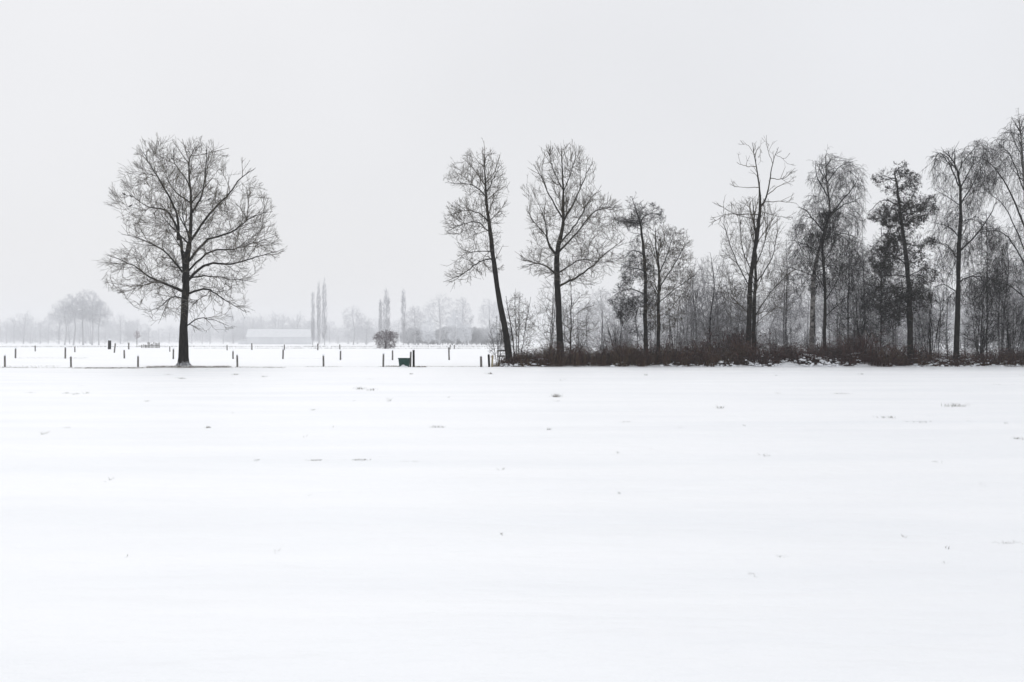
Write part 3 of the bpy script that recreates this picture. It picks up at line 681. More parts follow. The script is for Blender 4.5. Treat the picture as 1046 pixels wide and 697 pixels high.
# --- weeping trees on the right edge
tree('birch_tree', 'dark trunked weeping tree with long outstretched boughs near the right edge', 'tree', 72.3, (976, 369),
    [(z7([(290, 645), (293, 520), (298, 380), (300, 280), (297, 190), (285, 140), (272, 122)]), [3.6, 3.2, 2.7, 2.0, 1.3, 0.7, 0.4])],
    [(z7([(297, 200), (270, 145), (245, 118), (225, 140)]), 0.9, -0.4), (z7([(299, 330), (270, 300), (235, 290)]), 0.8, 0.5), (z7([(300, 365), (345, 315), (375, 265), (385, 230)]), 1.1, -0.6),
     (z7([(297, 445), (325, 430), (370, 432), (412, 420)]), 1.0, -0.5), (z7([(298, 390), (260, 350), (215, 350)]), 0.8, -0.6), (z7([(299, 250), (340, 190), (370, 130)]), 0.9, 0.7), (z7([(298, 210), (325, 150), (330, 105)]), 0.8, -0.6),
     (z7([(295, 470), (265, 450), (240, 455)]), 0.7, 0.6), (z7([(299, 300), (335, 280), (370, 290)]), 0.6, 0.9), (z7([(296, 180), (310, 140), (350, 95), (372, 85)]), 0.7, 0.8), (z7([(292, 160), (262, 118), (238, 120)]), 0.6, 0.4)],
    z7([(222, 168), (222, 130), (245, 108), (290, 106), (325, 88), (355, 66), (385, 80), (402, 130), (395, 220), (410, 300), (425, 420), (420, 500), (330, 500), (280, 520), (225, 480), (205, 360), (218, 280), (240, 220)]),
    [dict(dens=2.0, Lr=(0.5, 1.5), ang=(25, 70), k=6, t=(0.2, 1), up=-0.15, droop=0.6, wig=0.09, rmin=0.005, lean=(-0.12, 0, 0)),
     dict(dens=2.2, Lr=(0.3, 1.0), ang=(20, 55), k=5, t=(0.1, 1), up=-0.3, droop=0.6, wig=0.08, rmin=0.0045, lean=(-0.12, 0, 0))],
    seed=61, more=(1.6, 1.9), pre=PREW, fl=dict(counts=(40, 110, 260, 300), curl=-0.3, sag=0.15, clump=(1.7, -0.06, 1.9)), twig='twig_dark', leaves=[(0.045, 1.1, 0.06, 1.3)], auto=dict(dens=2.2, Lr=(1.2, 2.6), ang=(35, 65), k=7, t=(0.4, 0.97), up=0.12, rf=0.012, rmin=0.009), flare=0.2, trunk_t=0.35)
tree('birch_tree', 'tallest weeping birch with its trunk cut off by the right edge', 'tree', 73.5, (1056, 369),
    [([(1056, 372), (1055, 320), (1051, 260), (1047, 200), (1043, 150), (1041, 122)], [3.8, 3.4, 2.8, 2.0, 1.1, 0.4])],
    [([(1050, 240), (1030, 190), (1012, 165), (996, 158)], 1.2, 0.5), ([(1046, 195), (1030, 160), (1018, 150)], 0.8, -0.5), ([(1053, 280), (1030, 240), (1010, 235)], 1.0, 0.6), ([(1052, 270), (1025, 215), (1000, 195)], 0.9, -0.8),
     ([(1054, 310), (1030, 290), (1012, 292)], 0.8, 0.7), ([(1048, 210), (1070, 170), (1085, 160)], 1.0, 0.5), ([(1052, 260), (1080, 220), (1100, 225)], 1.0, -0.5), ([(1044, 160), (1034, 135), (1036, 120)], 0.5, 0.3), ([(1046, 180), (1062, 140), (1066, 125)], 0.6, -0.4)],
    [(1028, 128), (1042, 113), (1066, 118), (1095, 150), (1112, 230), (1110, 320), (1070, 345), (1010, 345), (992, 310), (998, 240), (984, 190), (990, 150), (1012, 145)],
    [dict(dens=2.0, Lr=(0.6, 1.6), ang=(25, 70), k=6, t=(0.2, 1), up=-0.15, droop=0.6, wig=0.08, rmin=0.005, lean=(-0.06, 0, 0)),
     dict(dens=2.2, Lr=(0.4, 1.2), ang=(20, 55), k=5, t=(0.1, 1), up=-0.3, droop=0.6, wig=0.08, rmin=0.0045, lean=(-0.06, 0, 0))],
    seed=62, more=(1.5, 1.8), pre=PREW, fl=dict(counts=(40, 110, 260, 300), curl=-0.3, sag=0.15, clump=(1.7, -0.04, 4.9)), bark='birch', twig='twig_dark', auto=dict(dens=2.2, Lr=(1.2, 2.8), ang=(35, 65), k=7, t=(0.4, 0.97), up=0.12, rf=0.012, rmin=0.009), flare=0.2, trunk_t=0.35)

# --- small trees and shrubs of the row
def sapling(label, D, base, top, halfw, seed, name='bare_tree', cat='tree', twig='twig', nst=1, group=None, dense=1.0, low=0.12, r=1.3, bark='bark', lean=0.0):
    rng = np.random.default_rng(seed + 900)
    x0, y0 = base; h = y0 - top
    stems = []
    for i in range(nst):
        o = (rng.uniform(-1, 1) if nst > 1 else 0)
        stems.append(([(x0 + o * halfw * 0.12, y0), (x0 + o * halfw * 0.35, y0 - h * 0.35), (x0 + o * halfw * 0.6 + rng.normal() * halfw * 0.06 + lean * h * .4, y0 - h * 0.7), (x0 + o * halfw * 0.75 + lean * h, top + h * 0.05 * abs(o) * 2)],
                      [r, r * 0.8, r * 0.5, 0.2]))
    env = [(x0 - halfw * 0.35 + lean * h, top + h * 0.06), (x0 + lean * h, top - 1), (x0 + halfw * 0.4 + lean * h, top + h * 0.05), (x0 + halfw * 0.8, top + h * 0.25), (x0 + halfw, y0 - h * 0.42), (x0 + halfw * 0.8, y0 - h * 0.2),
           (x0 + halfw * 0.4, y0 - h * low), (x0 - halfw * 0.4, y0 - h * low), (x0 - halfw * 0.85, y0 - h * 0.22), (x0 - halfw, y0 - h * 0.45), (x0 - halfw * 0.75, top + h * 0.25)]
    return tree(name, label, cat, D, base, stems, [], env,
        [dict(dens=2.0 * dense, Lr=(0.3, 0.9), ang=(18, 45), k=4, t=(0.1, 1), up=0.18, wig=0.1, rmin=0.005),
         dict(dens=2.0 * dense, Lr=(0.12, 0.4), ang=(18, 50), k=3, t=(0.1, 1), up=0.1, wig=0.12, rmin=0.0045)],
        fl=dict(counts=tuple(int(n * dense * h * halfw / 1700) + 2 for n in (30, 80, 160, 200)), rf=0.008, rmin=0.006, curl=0.5, jump=0.35), more=(1.25, 1.3),
        seed=seed, twig=twig, bark=bark, auto=dict(dens=(1.0 if nst == 1 else 0.3), Lr=(0.8, 2.4), ang=(25, 50), k=6, t=(0.12, 0.95), up=0.18, rf=0.009, rmin=0.007), flare=0.1, trunk_t=0.1, keep_parts=False, group=group)

sapling('twiggy many stemmed shrub at the foot of the leaning tree', 72.4, (529, 368), 297, 20, 71, 'bare_shrub', 'shrub', nst=5, low=0.05, r=0.6)
sapling('low pale shrub left of the leaning trunk', 73.2, (509, 371), 322, 13, 72, 'bare_shrub', 'shrub', nst=5, low=0.03, r=0.4, twig='twig_grey', dense=0.9)
sapling('small spindly tree just right of the tall fan shaped one', 73.6, (583, 368), 284, 30, 73, r=1.1, dense=0.55)
sapling('arching shrub left of the tall fan shaped tree', 74.2, (560, 369), 285, 22, 74, 'bare_shrub', 'shrub', nst=3, low=0.15, r=0.6, dense=0.5)
sapling('short twiggy tree standing alone between the slender pair and the forked tree', 75.5, (725.5, 366), 258, 33, 75, twig='twig_grey', r=1.2, dense=0.95)
sapling('low leafless shrub left of the short twiggy tree', 76.5, (704, 366), 290, 18, 76, 'bare_shrub', 'shrub', nst=4, twig='twig_grey', r=0.5)
sapling('broad thicket shrub behind the forked tree', 77.0, (745, 366), 285, 24, 77, 'bare_shrub', 'shrub', nst=5, twig='twig_grey', r=0.5)
sapling('slim bare tree between the forked tree and the birch', 78.0, (803, 366), 245, 22, 78, twig='twig_grey', r=0.9)
sapling('slim dark tree right behind the birch', 76.0, (866, 367), 225, 26, 79, twig='twig_dark', r=1.0)
sapling('slim bare tree half hidden behind the clumpy dark tree', 76.0, (900, 367), 232, 24, 80, twig='twig_dark', r=1.0)
sapling('dense shrub between the clumpy tree and the weeping tree', 73.5, (950, 369), 290, 22, 81, 'bare_shrub', 'shrub', nst=6, twig='twig_dark', r=0.5)
sapling('twiggy shrub right of the weeping tree foot', 73.2, (1000, 369), 300, 20, 82, 'bare_shrub', 'shrub', nst=6, twig='twig_dark', r=0.5)
sapling('thin young tree right of the weeping tree', 75.5, (1008, 368), 215, 24, 83, twig='twig_dark', r=0.9)
sapling('twiggy shrub at the right edge of the picture', 73.6, (1034, 369), 305, 22, 84, 'bare_shrub', 'shrub', nst=6, twig='twig_dark', r=0.5)
sapling('dark low thicket below the birches', 73.6, (884, 369), 325, 28, 85, 'bare_shrub', 'shrub', nst=7, low=0.02, twig='twig_dark', r=0.5, dense=0.9)
sapling('low tangled shrub between the two slender trees and the fan shaped tree', 74.0, (632, 369), 318, 22, 86, 'bare_shrub', 'shrub', nst=5, twig='twig_grey', r=0.4, dense=0.7)
sapling('low shrub under the slender pair', 73.8, (690, 369), 312, 18, 87, 'bare_shrub', 'shrub', nst=5, twig='twig_grey', r=0.4, dense=0.7)

# --- prototypes in metres, copied into the misty wood behind
def proto(name, cat, h, hw, seed, low, twig, bark, r, levels, auto, label, group, nst=1, shape='oval', depth=0.9, more=(1, 1), fl=None):
    rng = np.random.default_rng(seed)
    stems = []
    for i in range(nst):
        o = rng.uniform(-1, 1) * hw * 0.35 if nst > 1 else 0
        stems.append(([(o * 0.3, -0.2), (o * 0.5 + rng.normal() * 0.02 * h, h * 0.35), (o + rng.normal() * 0.02 * h, h * 0.7), (o + rng.normal() * 0.02 * h, h * 0.97)], [r, r * 0.75, r * 0.45, r * 0.08]))
    if shape == 'oval':
        env = [(-hw * .3, h * .98), (0, h), (hw * .35, h * .97), (hw * .85, h * .8), (hw, h * .58), (hw * .8, h * (low + .12)), (hw * .3, h * low), (-hw * .3, h * low), (-hw * .85, h * (low + .1)), (-hw, h * .6), (-hw * .8, h * .82)]
    elif shape == 'column':
        env = [(0, h), (hw * .6, h * .95), (hw, h * .75), (hw, h * .15), (hw * .8, h * low), (-hw * .8, h * low), (-hw, h * .15), (-hw, h * .75), (-hw * .6, h * .95)]
    e = np.array(env); e[:, 0] += rng.normal(size=len(e)) * hw * 0.08
    return tree(name, label, cat, 0, (0, 0), stems, [], [tuple(p) for p in e], levels, group=group, seed=seed, twig=twig, bark=bark, auto=auto, flare=0.05, scale_px=1, keep_parts=False, trunk_t=low, env2=depth, thick=1.0, more=more, fl=fl)

WOOD = 'bare trees of the misty wood behind the row'
LW = [dict(dens=1.6, Lr=(0.35, 1.0), ang=(20, 50), k=4, t=(0.15, 1), up=0.05, droop=0.15, wig=0.12, rmin=0.0065),
      dict(dens=1.4, Lr=(0.2, 0.6), ang=(20, 55), k=3, t=(0.1, 1), droop=0.2, wig=0.12, rmin=0.0055)]
FW = dict(counts=(30, 70, 140, 160), rf=0.009, rmin=0.007, curl=0.4, jump=0.3)
AW = dict(dens=1.6, Lr=(1.0, 2.6), ang=(25, 55), k=6, t=(0.2, 0.95), up=0.15, rf=0.010, rmin=0.01)
wood_label = 'thin bare tree in the misty wood behind the birches'
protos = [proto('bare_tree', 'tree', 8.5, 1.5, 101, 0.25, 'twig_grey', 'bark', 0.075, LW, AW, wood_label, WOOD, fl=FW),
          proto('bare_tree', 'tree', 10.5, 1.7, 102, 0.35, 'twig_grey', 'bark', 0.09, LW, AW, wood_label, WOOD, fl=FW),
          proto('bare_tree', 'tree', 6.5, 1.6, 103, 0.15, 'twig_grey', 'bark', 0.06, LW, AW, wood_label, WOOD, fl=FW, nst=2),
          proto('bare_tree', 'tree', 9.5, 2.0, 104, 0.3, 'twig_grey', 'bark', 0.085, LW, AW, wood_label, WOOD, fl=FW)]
rng = np.random.default_rng(77)
def place(root, i_first, px, D, rot, s, label=None, group=None):
    x = (px - CX) / F_PX * D; loc = (x, D, hz(x, D) - 0.03)
    if not i_first:
        root.location = loc; root.rotation_euler = (0, 0, rot); root.scale = (s,) * 3
        if label: root['label'] = label
        if group: root['group'] = group
        return root
    return copy_tree(root, loc, rot, s, label, group)
used = [0] * 4
spots = []
for i in range(26): spots.append((rng.uniform(856, 1075), rng.uniform(85, 150), rng.integers(0, 4)))
for i in range(4): spots.append((rng.uniform(775, 860), rng.uniform(95, 130), rng.integers(0, 4)))
for i in range(5): spots.append((rng.uniform(690, 775), rng.uniform(90, 125), rng.choice([0, 2])))
for px, D, k in spots:
    place(protos[k], used[k], px, D, rng.uniform(0, 6.28), rng.uniform(0.75, 1.12)); used[k] += 1

# far side of the field behind the row: a wood fading in the mist
FARW = 'trees of the grey wood beyond the row'
LF = [dict(dens=1.0, Lr=(0.8, 2.2), ang=(25, 55), k=4, t=(0.2, 1), up=0.08, wig=0.12, rmin=0.017),
      dict(dens=1.0, Lr=(0.5, 1.2), ang=(25, 55), k=3, t=(0.1, 1), wig=0.12, rmin=0.014)]
FF = dict(counts=(30, 70, 140, 150), rf=0.010, rmin=0.018, curl=0.4, jump=0.3)
AF = dict(dens=1.0, Lr=(2.5, 5.0), ang=(30, 60), k=6, t=(0.2, 0.95), up=0.15, rf=0.012, rmin=0.03)
farw_label = 'grey bare tree in the wood fading into mist beyond the row'
fp = [proto('bare_tree', 'tree', 13, 4.2, 111, 0.03, 'twig_haze_tint_mid', 'bark', 0.17, LF, AF, farw_label, FARW, fl=FF),
      proto('bare_tree', 'tree', 11, 4.6, 112, 0.02, 'twig_haze_tint_mid', 'bark', 0.14, LF, AF, farw_label, FARW, fl=FF, nst=2),
      proto('bare_tree', 'tree', 14, 3.8, 113, 0.03, 'twig_haze_tint_mid', 'bark', 0.18, LF, AF, farw_label, FARW, fl=FF)]
used = [0] * 3
for i in range(46):
    px = 575 + (1075 - 575) * (i + rng.uniform(-0.6, 0.6)) / 45; D = rng.uniform(215, 330); k = rng.integers(0, 3)
    place(fp[k], used[k], px, D, rng.uniform(0, 6.28), rng.uniform(0.75, 1.05)); used[k] += 1

# low shrubs under the near wood
sh_label = 'low grey shrub under the trees of the misty wood behind the row'
shp = [proto('bare_shrub', 'shrub', 2.6, 1.5, 121, 0.02, 'twig_grey', 'bark', 0.03, LW, AW, sh_label, 'low shrubs in the misty wood', nst=5, fl=dict(counts=(20, 50, 90), rf=0.008, rmin=0.007, curl=0.4, jump=0.3)),
       proto('bare_shrub', 'shrub', 3.4, 1.7, 122, 0.02, 'twig_grey', 'bark', 0.03, LW, AW, sh_label, 'low shrubs in the misty wood', nst=6, fl=dict(counts=(20, 50, 100), rf=0.008, rmin=0.007, curl=0.4, jump=0.3))]
for i in range(40):
    px = 585 + (1070 - 585) * (i + rng.uniform(-0.8, 0.8)) / 39; k = i % 2
    place(shp[k], i // 2, px, rng.uniform(76, 100), rng.uniform(0, 6.28), rng.uniform(0.7, 1.15) * (0.8 if px < 700 else 1.0))

# --- far left and centre: trees across the meadow
LR_ = [dict(dens=0.5, Lr=(1.5, 4.0), ang=(25, 60), k=4, t=(0.2, 1), up=0.08, wig=0.12, rmin=0.04),
       dict(dens=0.6, Lr=(0.8, 2.0), ang=(25, 60), k=3, t=(0.1, 1), up=0.05, wig=0.12, rmin=0.035)]
FR_ = dict(counts=(24, 60, 95, 85), rf=0.011, rmin=0.045, curl=0.4, jump=0.3)
AR_ = dict(dens=0.7, Lr=(4, 9), ang=(30, 60), k=7, t=(0.3, 0.95), up=0.15, rf=0.012, rmin=0.06)
def far_tree(label, px, D, top, hw_px, seed, low=0.3, group='misty trees across the meadow', twig='twig_haze_tint', cat='tree', name='bare_tree', nst=1, shape='oval', fl=None, lv=None, au=None, r=None, base=None):
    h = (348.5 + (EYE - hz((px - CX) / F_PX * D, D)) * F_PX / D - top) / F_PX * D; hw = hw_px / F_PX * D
    t = proto(name, cat, h, hw, seed, low, twig, 'bark_haze_tint', r or h * 0.016, lv or LR_, au or AR_, label, group, nst=nst, shape=shape, fl=fl or FR_)
    x = (px - CX) / F_PX * D; t.location = (x, D, hz(x, D) - 0.05)
    return t
FG_ = dict(counts=(26, 80, 160, 160), rf=0.011, rmin=0.06, curl=0.4, jump=0.3)
FP_ = dict(counts=(30, 80, 120), rf=0.010, rmin=0.045, curl=0.8, jump=0.4, cap=5.0)
GL = 'grove of five tall trees in the mist at left'
far_tree('leftmost tree of the misty grove, leaning out at the left', 66, 680, 305, 17, 201, 0.42, GL, fl=FG_)
far_tree('second tree from the left in the misty grove', 75, 690, 299, 17, 202, 0.42, GL, fl=FG_)
far_tree('middle and tallest tree of the misty grove', 85, 695, 294.5, 19, 203, 0.4, GL, fl=FG_)
far_tree('fourth tree from the left in the misty grove', 94, 685, 298, 17, 204, 0.42, GL, fl=FG_)
far_tree('rightmost tree of the misty grove', 101, 690, 305, 14, 205, 0.4, GL, fl=FG_)
LP_ = [dict(dens=2.2, Lr=(2.0, 5.0), ang=(8, 22), k=5, t=(0.05, 1), up=0.5, wig=0.05, rf=0.009, rmin=0.04),
       dict(dens=1.2, Lr=(1.0, 2.5), ang=(10, 28), k=4, t=(0.1, 1), up=0.4, wig=0.06, rmin=0.035)]
AP_ = dict(dens=1.5, Lr=(3, 8), ang=(8, 20), k=6, t=(0.08, 0.9), up=0.5, rf=0.010, rmin=0.05)
GP = 'slim poplars standing in the mist'
for px, top, hw, sd, lb in [(319.5, 297, 1.9, 211, 'shortest and leftmost of the three thin poplars beside the snowy barn'), (325.5, 285, 2.0, 212, 'middle of the three thin poplars beside the snowy barn'),
                            (331.5, 284, 2.5, 213, 'rightmost of the three thin poplars beside the snowy barn'), (388.5, 305, 1.8, 214, 'short thin poplar above the round purple bush'),
                            (395, 295, 4.0, 215, 'thickest poplar rising behind the round purple bush'), (412, 294, 2.4, 216, 'lone poplar right of the round purple bush')]:
    far_tree(lb, px, 700, top, hw, sd, 0.06, GP, name='poplar_tree', shape='column', fl=FP_, lv=LP_, au=AP_, r=0.3)
GM = 'round trees in the mist beyond the green trough'
far_tree('broad dome shaped tree in the mist right of the poplars', 449, 690, 299, 21, 221, 0.06, GM, fl=FG_)
far_tree('rounded tree in the mist right of the broad dome shaped tree', 472, 700, 303, 12, 222, 0.06, GM, fl=FG_)
far_tree('smaller misty tree directly right of the last poplar', 424, 700, 312, 12, 223, 0.1, GM, fl=FG_)
far_tree('misty tree behind the leaning tree', 500, 690, 304, 13, 224, 0.1, GM, fl=FG_)
far_tree('low misty tree between the two groups of poplars', 361, 760, 312, 14, 225, 0.1, GM, fl=FG_)
far_tree('faint tree between the low misty tree and the round bush', 374, 750, 324, 10, 226, 0.05, GM)
GS = 'bushes white with snow below the misty trees'
LS_ = [dict(dens=1.2, Lr=(1.5, 4.0), ang=(25, 65), k=5, t=(0.1, 1), up=0.1, wig=0.12, rf=0.01, rmin=0.06),
       dict(dens=1.8, Lr=(0.8, 2.2), ang=(25, 65), k=4, t=(0.1, 1), up=0.05, wig=0.14, rmin=0.06),
       dict(dens=1.8, Lr=(0.5, 1.2), ang=(25, 65), k=3, t=(0.1, 1), wig=0.14, rmin=0.06)]
for px, top, hw, sd, lb in [(437, 325, 9, 231, 'snow white bush below the broad dome shaped tree'), (465, 319, 9, 232, 'tallest snow white bush below the rounded tree'), (475, 331, 8, 233, 'low snow white bush at the right end of the snowy bushes')]:
    far_tree(lb, px, 640, top, hw, sd, 0.1, GS, twig='twig_snow', cat='bush', name='snowy_bush', nst=3, lv=LR_, r=0.12)
# grey hedge trees below them and the faint wood along the horizon: copies of two round kinds
GB = 'faint bare trees along the far edge of the meadow'
bl = 'faint low tree in the pale belt of woods along the horizon'
bp = [proto('bare_tree', 'tree', 17, 9, 241, 0.05, 'twig_haze_tint', 'bark_haze_tint', 0.25, LR_, AR_, bl, GB, nst=2, fl=FR_), proto('bare_tree', 'tree', 15, 10, 242, 0.03, 'twig_haze_tint', 'bark_haze_tint', 0.22, LR_, AR_, bl, GB, nst=3, fl=FR_)]
used = [0, 0]
belt = [(px, rng.uniform(980, 1180), rng.uniform(0.9, 1.35)) for px in np.arange(-30, 150, 9)] + [(px, rng.uniform(980, 1180), rng.uniform(0.7, 1.1)) for px in np.arange(150, 250, 11)] + \
       [(px, rng.uniform(980, 1180), rng.uniform(1.0, 1.5)) for px in np.arange(238, 330, 10)] + [(px, rng.uniform(950, 1100), rng.uniform(0.75, 1.1)) for px in np.arange(335, 415, 10)]
for px, D, s in belt:
    k = int(rng.integers(0, 2)); place(bp[k], used[k], px + rng.uniform(-3, 3), D, rng.uniform(0, 6.28), s * 1.3); used[k] += 1
hp = proto('hedge_shrub', 'shrub', 9, 5, 243, 0.02, 'twig_haze_tint', 'bark_haze_tint', 0.12, LS_, None, 'grey bush in the hedge below the misty round trees', 'grey bushes below the misty round trees', nst=4, fl=dict(counts=(20, 50, 70), rf=0.011, rmin=0.045, curl=0.4, jump=0.3))
for i, px in enumerate(np.arange(417, 520, 5.0)):
    place(hp, i, px, rng.uniform(700, 760), rng.uniform(0, 6.28), rng.uniform(0.85, 1.35))

# round purple bush and the small reddish tree
LB = [dict(dens=1.6, Lr=(0.5, 1.1), ang=(20, 55), k=4, t=(0.1, 1), up=0.05, wig=0.12, rmin=0.015),
      dict(dens=1.8, Lr=(0.25, 0.7), ang=(20, 55), k=3, t=(0.1, 1), wig=0.12, rmin=0.013)]
def mid_shrub(label, px, base, top, hw_px, seed, name, cat, low, nst, r, twig='twig_shrub', cn=(60, 180, 340)):
    D = EYE * F_PX / (base - CY); h = (base - top) / F_PX * D; hw = hw_px / F_PX * D
    t = proto(name, cat, h, hw, seed, low, twig, 'bark', r, LB, dict(dens=0.6, Lr=(0.8, 2.2), ang=(20, 60), k=5, t=(low, 0.9), up=0.1, rf=0.01, rmin=0.02), label, None, nst=nst, fl=dict(counts=cn, rf=0.008, rmin=0.02, jump=0.3))
    x = (px - CX) / F_PX * D; t.location = (x, D, hz(x, D) - 0.03)
mid_shrub('round purple brown bush alone on the snowy meadow', 394, 356.2, 336.5, 13.0, 251, 'round_bush', 'bush', 0.0, 9, 0.035)
mid_shrub('small faint reddish tree on a thin stem beside the paling fence', 140, 354.5, 336.5, 3.6, 252, 'bare_tree', 'tree', 0.45, 1, 0.06, 'twig_rust', (12, 22, 36))

# ------------------------------------------------------------------ undergrowth along the foot of the row
def hedge_h(px):
    return np.interp(px, [500, 508, 520, 535, 555, 600, 640, 700, 740, 752, 775, 800, 830, 870, 900, 930, 960, 1000, 1020, 1060],
                         [0.15, 0.3, 0.55, 0.7, 0.95, 1.1, 1.2, 1.3, 1.35, 1.45, 1.3, 0.95, 1.05, 1.5, 1.6, 1.0, 0.7, 0.75, 0.9, 1.0])
def stems(rng, n, px0, px1, d0, d1, hs, leanr, k, r, front_bias=1.5, hmul=None):
    px = rng.uniform(px0, px1, n); D = d0 + (d1 - d0) * rng.random(n) ** front_bias + 0.9 * np.clip(vnoise(px / 9.0, px / 31.0) + 0.15, 0, 1) + snowy(px) * 0.7
    x = (px - CX) / F_PX * D; z = H(x, D)
    h = 0.98 * hedge_h(px) * rng.uniform(hs[0], hs[1], n) ** 1.3 * (0.62 + 1.25 * (vnoise(x / 0.9, D / 0.8) + 0.35)) * (0.95 + 0.8 * vnoise(x / 3.1 + 4, D / 4))
    az = rng.uniform(0, 6.28, n); ln = rng.uniform(leanr[0], leanr[1], n) * h
    t = np.linspace(0, 1, k)[None]
    px_ = x[:, None] + np.cos(az)[:, None] * ln[:, None] * t ** 1.6
    py_ = D[:, None] + np.sin(az)[:, None] * ln[:, None] * t ** 1.6
    arch = rng.uniform(0.55, 1.1, n)[:, None]
    pz_ = z[:, None] - 0.05 + h[:, None] * np.sin(t * math.pi * 0.5 / arch * 1.0)
    P = np.stack([px_, py_, pz_], -1) + rng.normal(size=(n, k, 3)) * 0.03
    P[:, :, 1] = np.maximum(P[:, :, 1], 70.0)
    Rr = np.linspace(1, 0.45, k)[None] * rng.uniform(r[0], r[1], n)[:, None]
    return P, Rr
rng = np.random.default_rng(303)
mb = MB()
P, Rr = stems(rng, 15000, 512, 1075, 70.35, 75.0, (0.35, 1.0), (0.2, 1.3), 5, (0.005, 0.011)); mb.tubes(P, Rr, 3)
q = foliage(rng, P, 3.0, 0.065, -0.15, 0.9, 5.0); mb.quads(*q)
Pf, Rf = stems(rng, 4200, 735, 930, 70.15, 72.0, (0.06, 0.5), (0.3, 1.6), 5, (0.004, 0.009)); mb.tubes(Pf, Rf, 3)
P2, R2 = grow(rng, [(P[:5000], Rr[:5000])], 2.2, (0.15, 0.5), (30, 70), k=3, t=(0.3, 1), rmin=0.004); mb.tubes(P2, R2, 3)
tag(link('undergrowth', mb.mesh('undergrowth', M['bramble'])), 'dark reddish brown brambles and weeds along the foot of the trees', None, None, 'stuff')
mb = MB()
P, Rr = stems(rng, 3800, 503, 765, 70.25, 71.6, (0.3, 0.85), (0.15, 0.9), 4, (0.004, 0.007), 1.0); mb.tubes(P, Rr, 3)
P, Rr = stems(rng, 2000, 900, 1070, 70.25, 71.6, (0.3, 0.8), (0.15, 0.9), 4, (0.004, 0.007), 1.0); mb.tubes(P, Rr, 3)
tag(link('dead_grass', mb.mesh('dead_grass', M['deadgrass'])), 'withered tan grass standing in front of the brambles', None, None, 'stuff')

# snow caught on the bent brambles
def blob_set(rng, C, S):
    """flattened lumps of snow, as deformed quad spheres"""
    mb = MB()
    nu, nv = 8, 5
    th = np.linspace(0, 2 * math.pi, nu, endpoint=False); ph = np.linspace(-1.2, 1.45, nv)
    base = np.array([[math.cos(a) * math.cos(p), math.sin(a) * math.cos(p), math.sin(p)] for p in ph for a in th])
    f = np.array([[j * nu + i, j * nu + (i + 1) % nu, (j + 1) * nu + (i + 1) % nu, (j + 1) * nu + i] for j in range(nv - 1) for i in range(nu)])
    cap = np.array([[(nv - 1) * nu + i for i in (0, 1, 2, 3)], [(nv - 1) * nu + i for i in (3, 4, 5, 6)], [(nv - 1) * nu + i for i in (6, 7, 0, 3)]])
    f = np.concatenate([f, cap])
    for c, s in zip(C, S):
        v = base * (1 + rng.normal(size=(len(base), 1)) * 0.16) * s + c
        mb.add(v, f)
    return mb
C, S = [], []
for px0, px1, n, zmax in [(735, 915, 2300, 0.66), (905, 1075, 900, 0.4), (512, 560, 380, 0.38), (560, 752, 420, 0.2)]:
    for i in range(n):
        px = rng.uniform(px0, px1); D = rng.uniform(70.25, 71.9); x = (px - CX) / F_PX * D
        u = rng.random()
        if vnoise(x / 0.8, u * 2.5 + 3.3) * 1.2 + 0.2 < rng.random() * 0.6: continue
        u *= 1 - 0.55 * float(snowy(px))
        if u > 0.3 and abs(px - 825) > 60 + 40 * rng.random() and 735 < px < 915: continue
        C.append((x, D, hz(x, D) + u * zmax * min(1, (D - 70.2) / 0.7))); s = 0.022 + 0.075 * rng.random() ** 2
        S.append((s * rng.uniform(0.8, 2.4), s * rng.uniform(0.7, 1.3), s * rng.uniform(0.35, 0.9)))
tag(link('snow_lumps', blob_set(rng, C, S).mesh('snow_lumps', M['snowcap'])), 'lumps of snow caught on the bent brambles', None, None, 'stuff')

# ------------------------------------------------------------------ grass showing through the snow
rng = np.random.default_rng(404)
def tuft_blades(mb, px, py, n, w_px, h, dspread=None):
    D = EYE * F_PX / (py - CY); dspread = 0.004 * D
    h = h * min(1, 0.35 + D / 35)
    x0 = (px - CX) / F_PX * D; sx = w_px / F_PX * D * 0.5
    x = x0 + rng.normal(size=n) * sx * 0.6; y = D + rng.normal(size=n) * dspread; z = H(x, y)
    hh = h * rng.uniform(0.4, 1.0, n); az = rng.uniform(0, 6.28, n); ln = hh * rng.uniform(0.2, 1.2, n)
    t = np.linspace(0, 1, 3)[None]
    P = np.stack([x[:, None] + np.cos(az)[:, None] * ln[:, None] * t ** 1.5, y[:, None] + np.sin(az)[:, None] * ln[:, None] * t ** 1.5, z[:, None] - 0.01 + hh[:, None] * t], -1)
    mb.tubes(P, np.linspace(1, 0.3, 3)[None] * (0.0012 + 0.00006 * D) * np.ones((n, 1)), 3)
mb = MB()
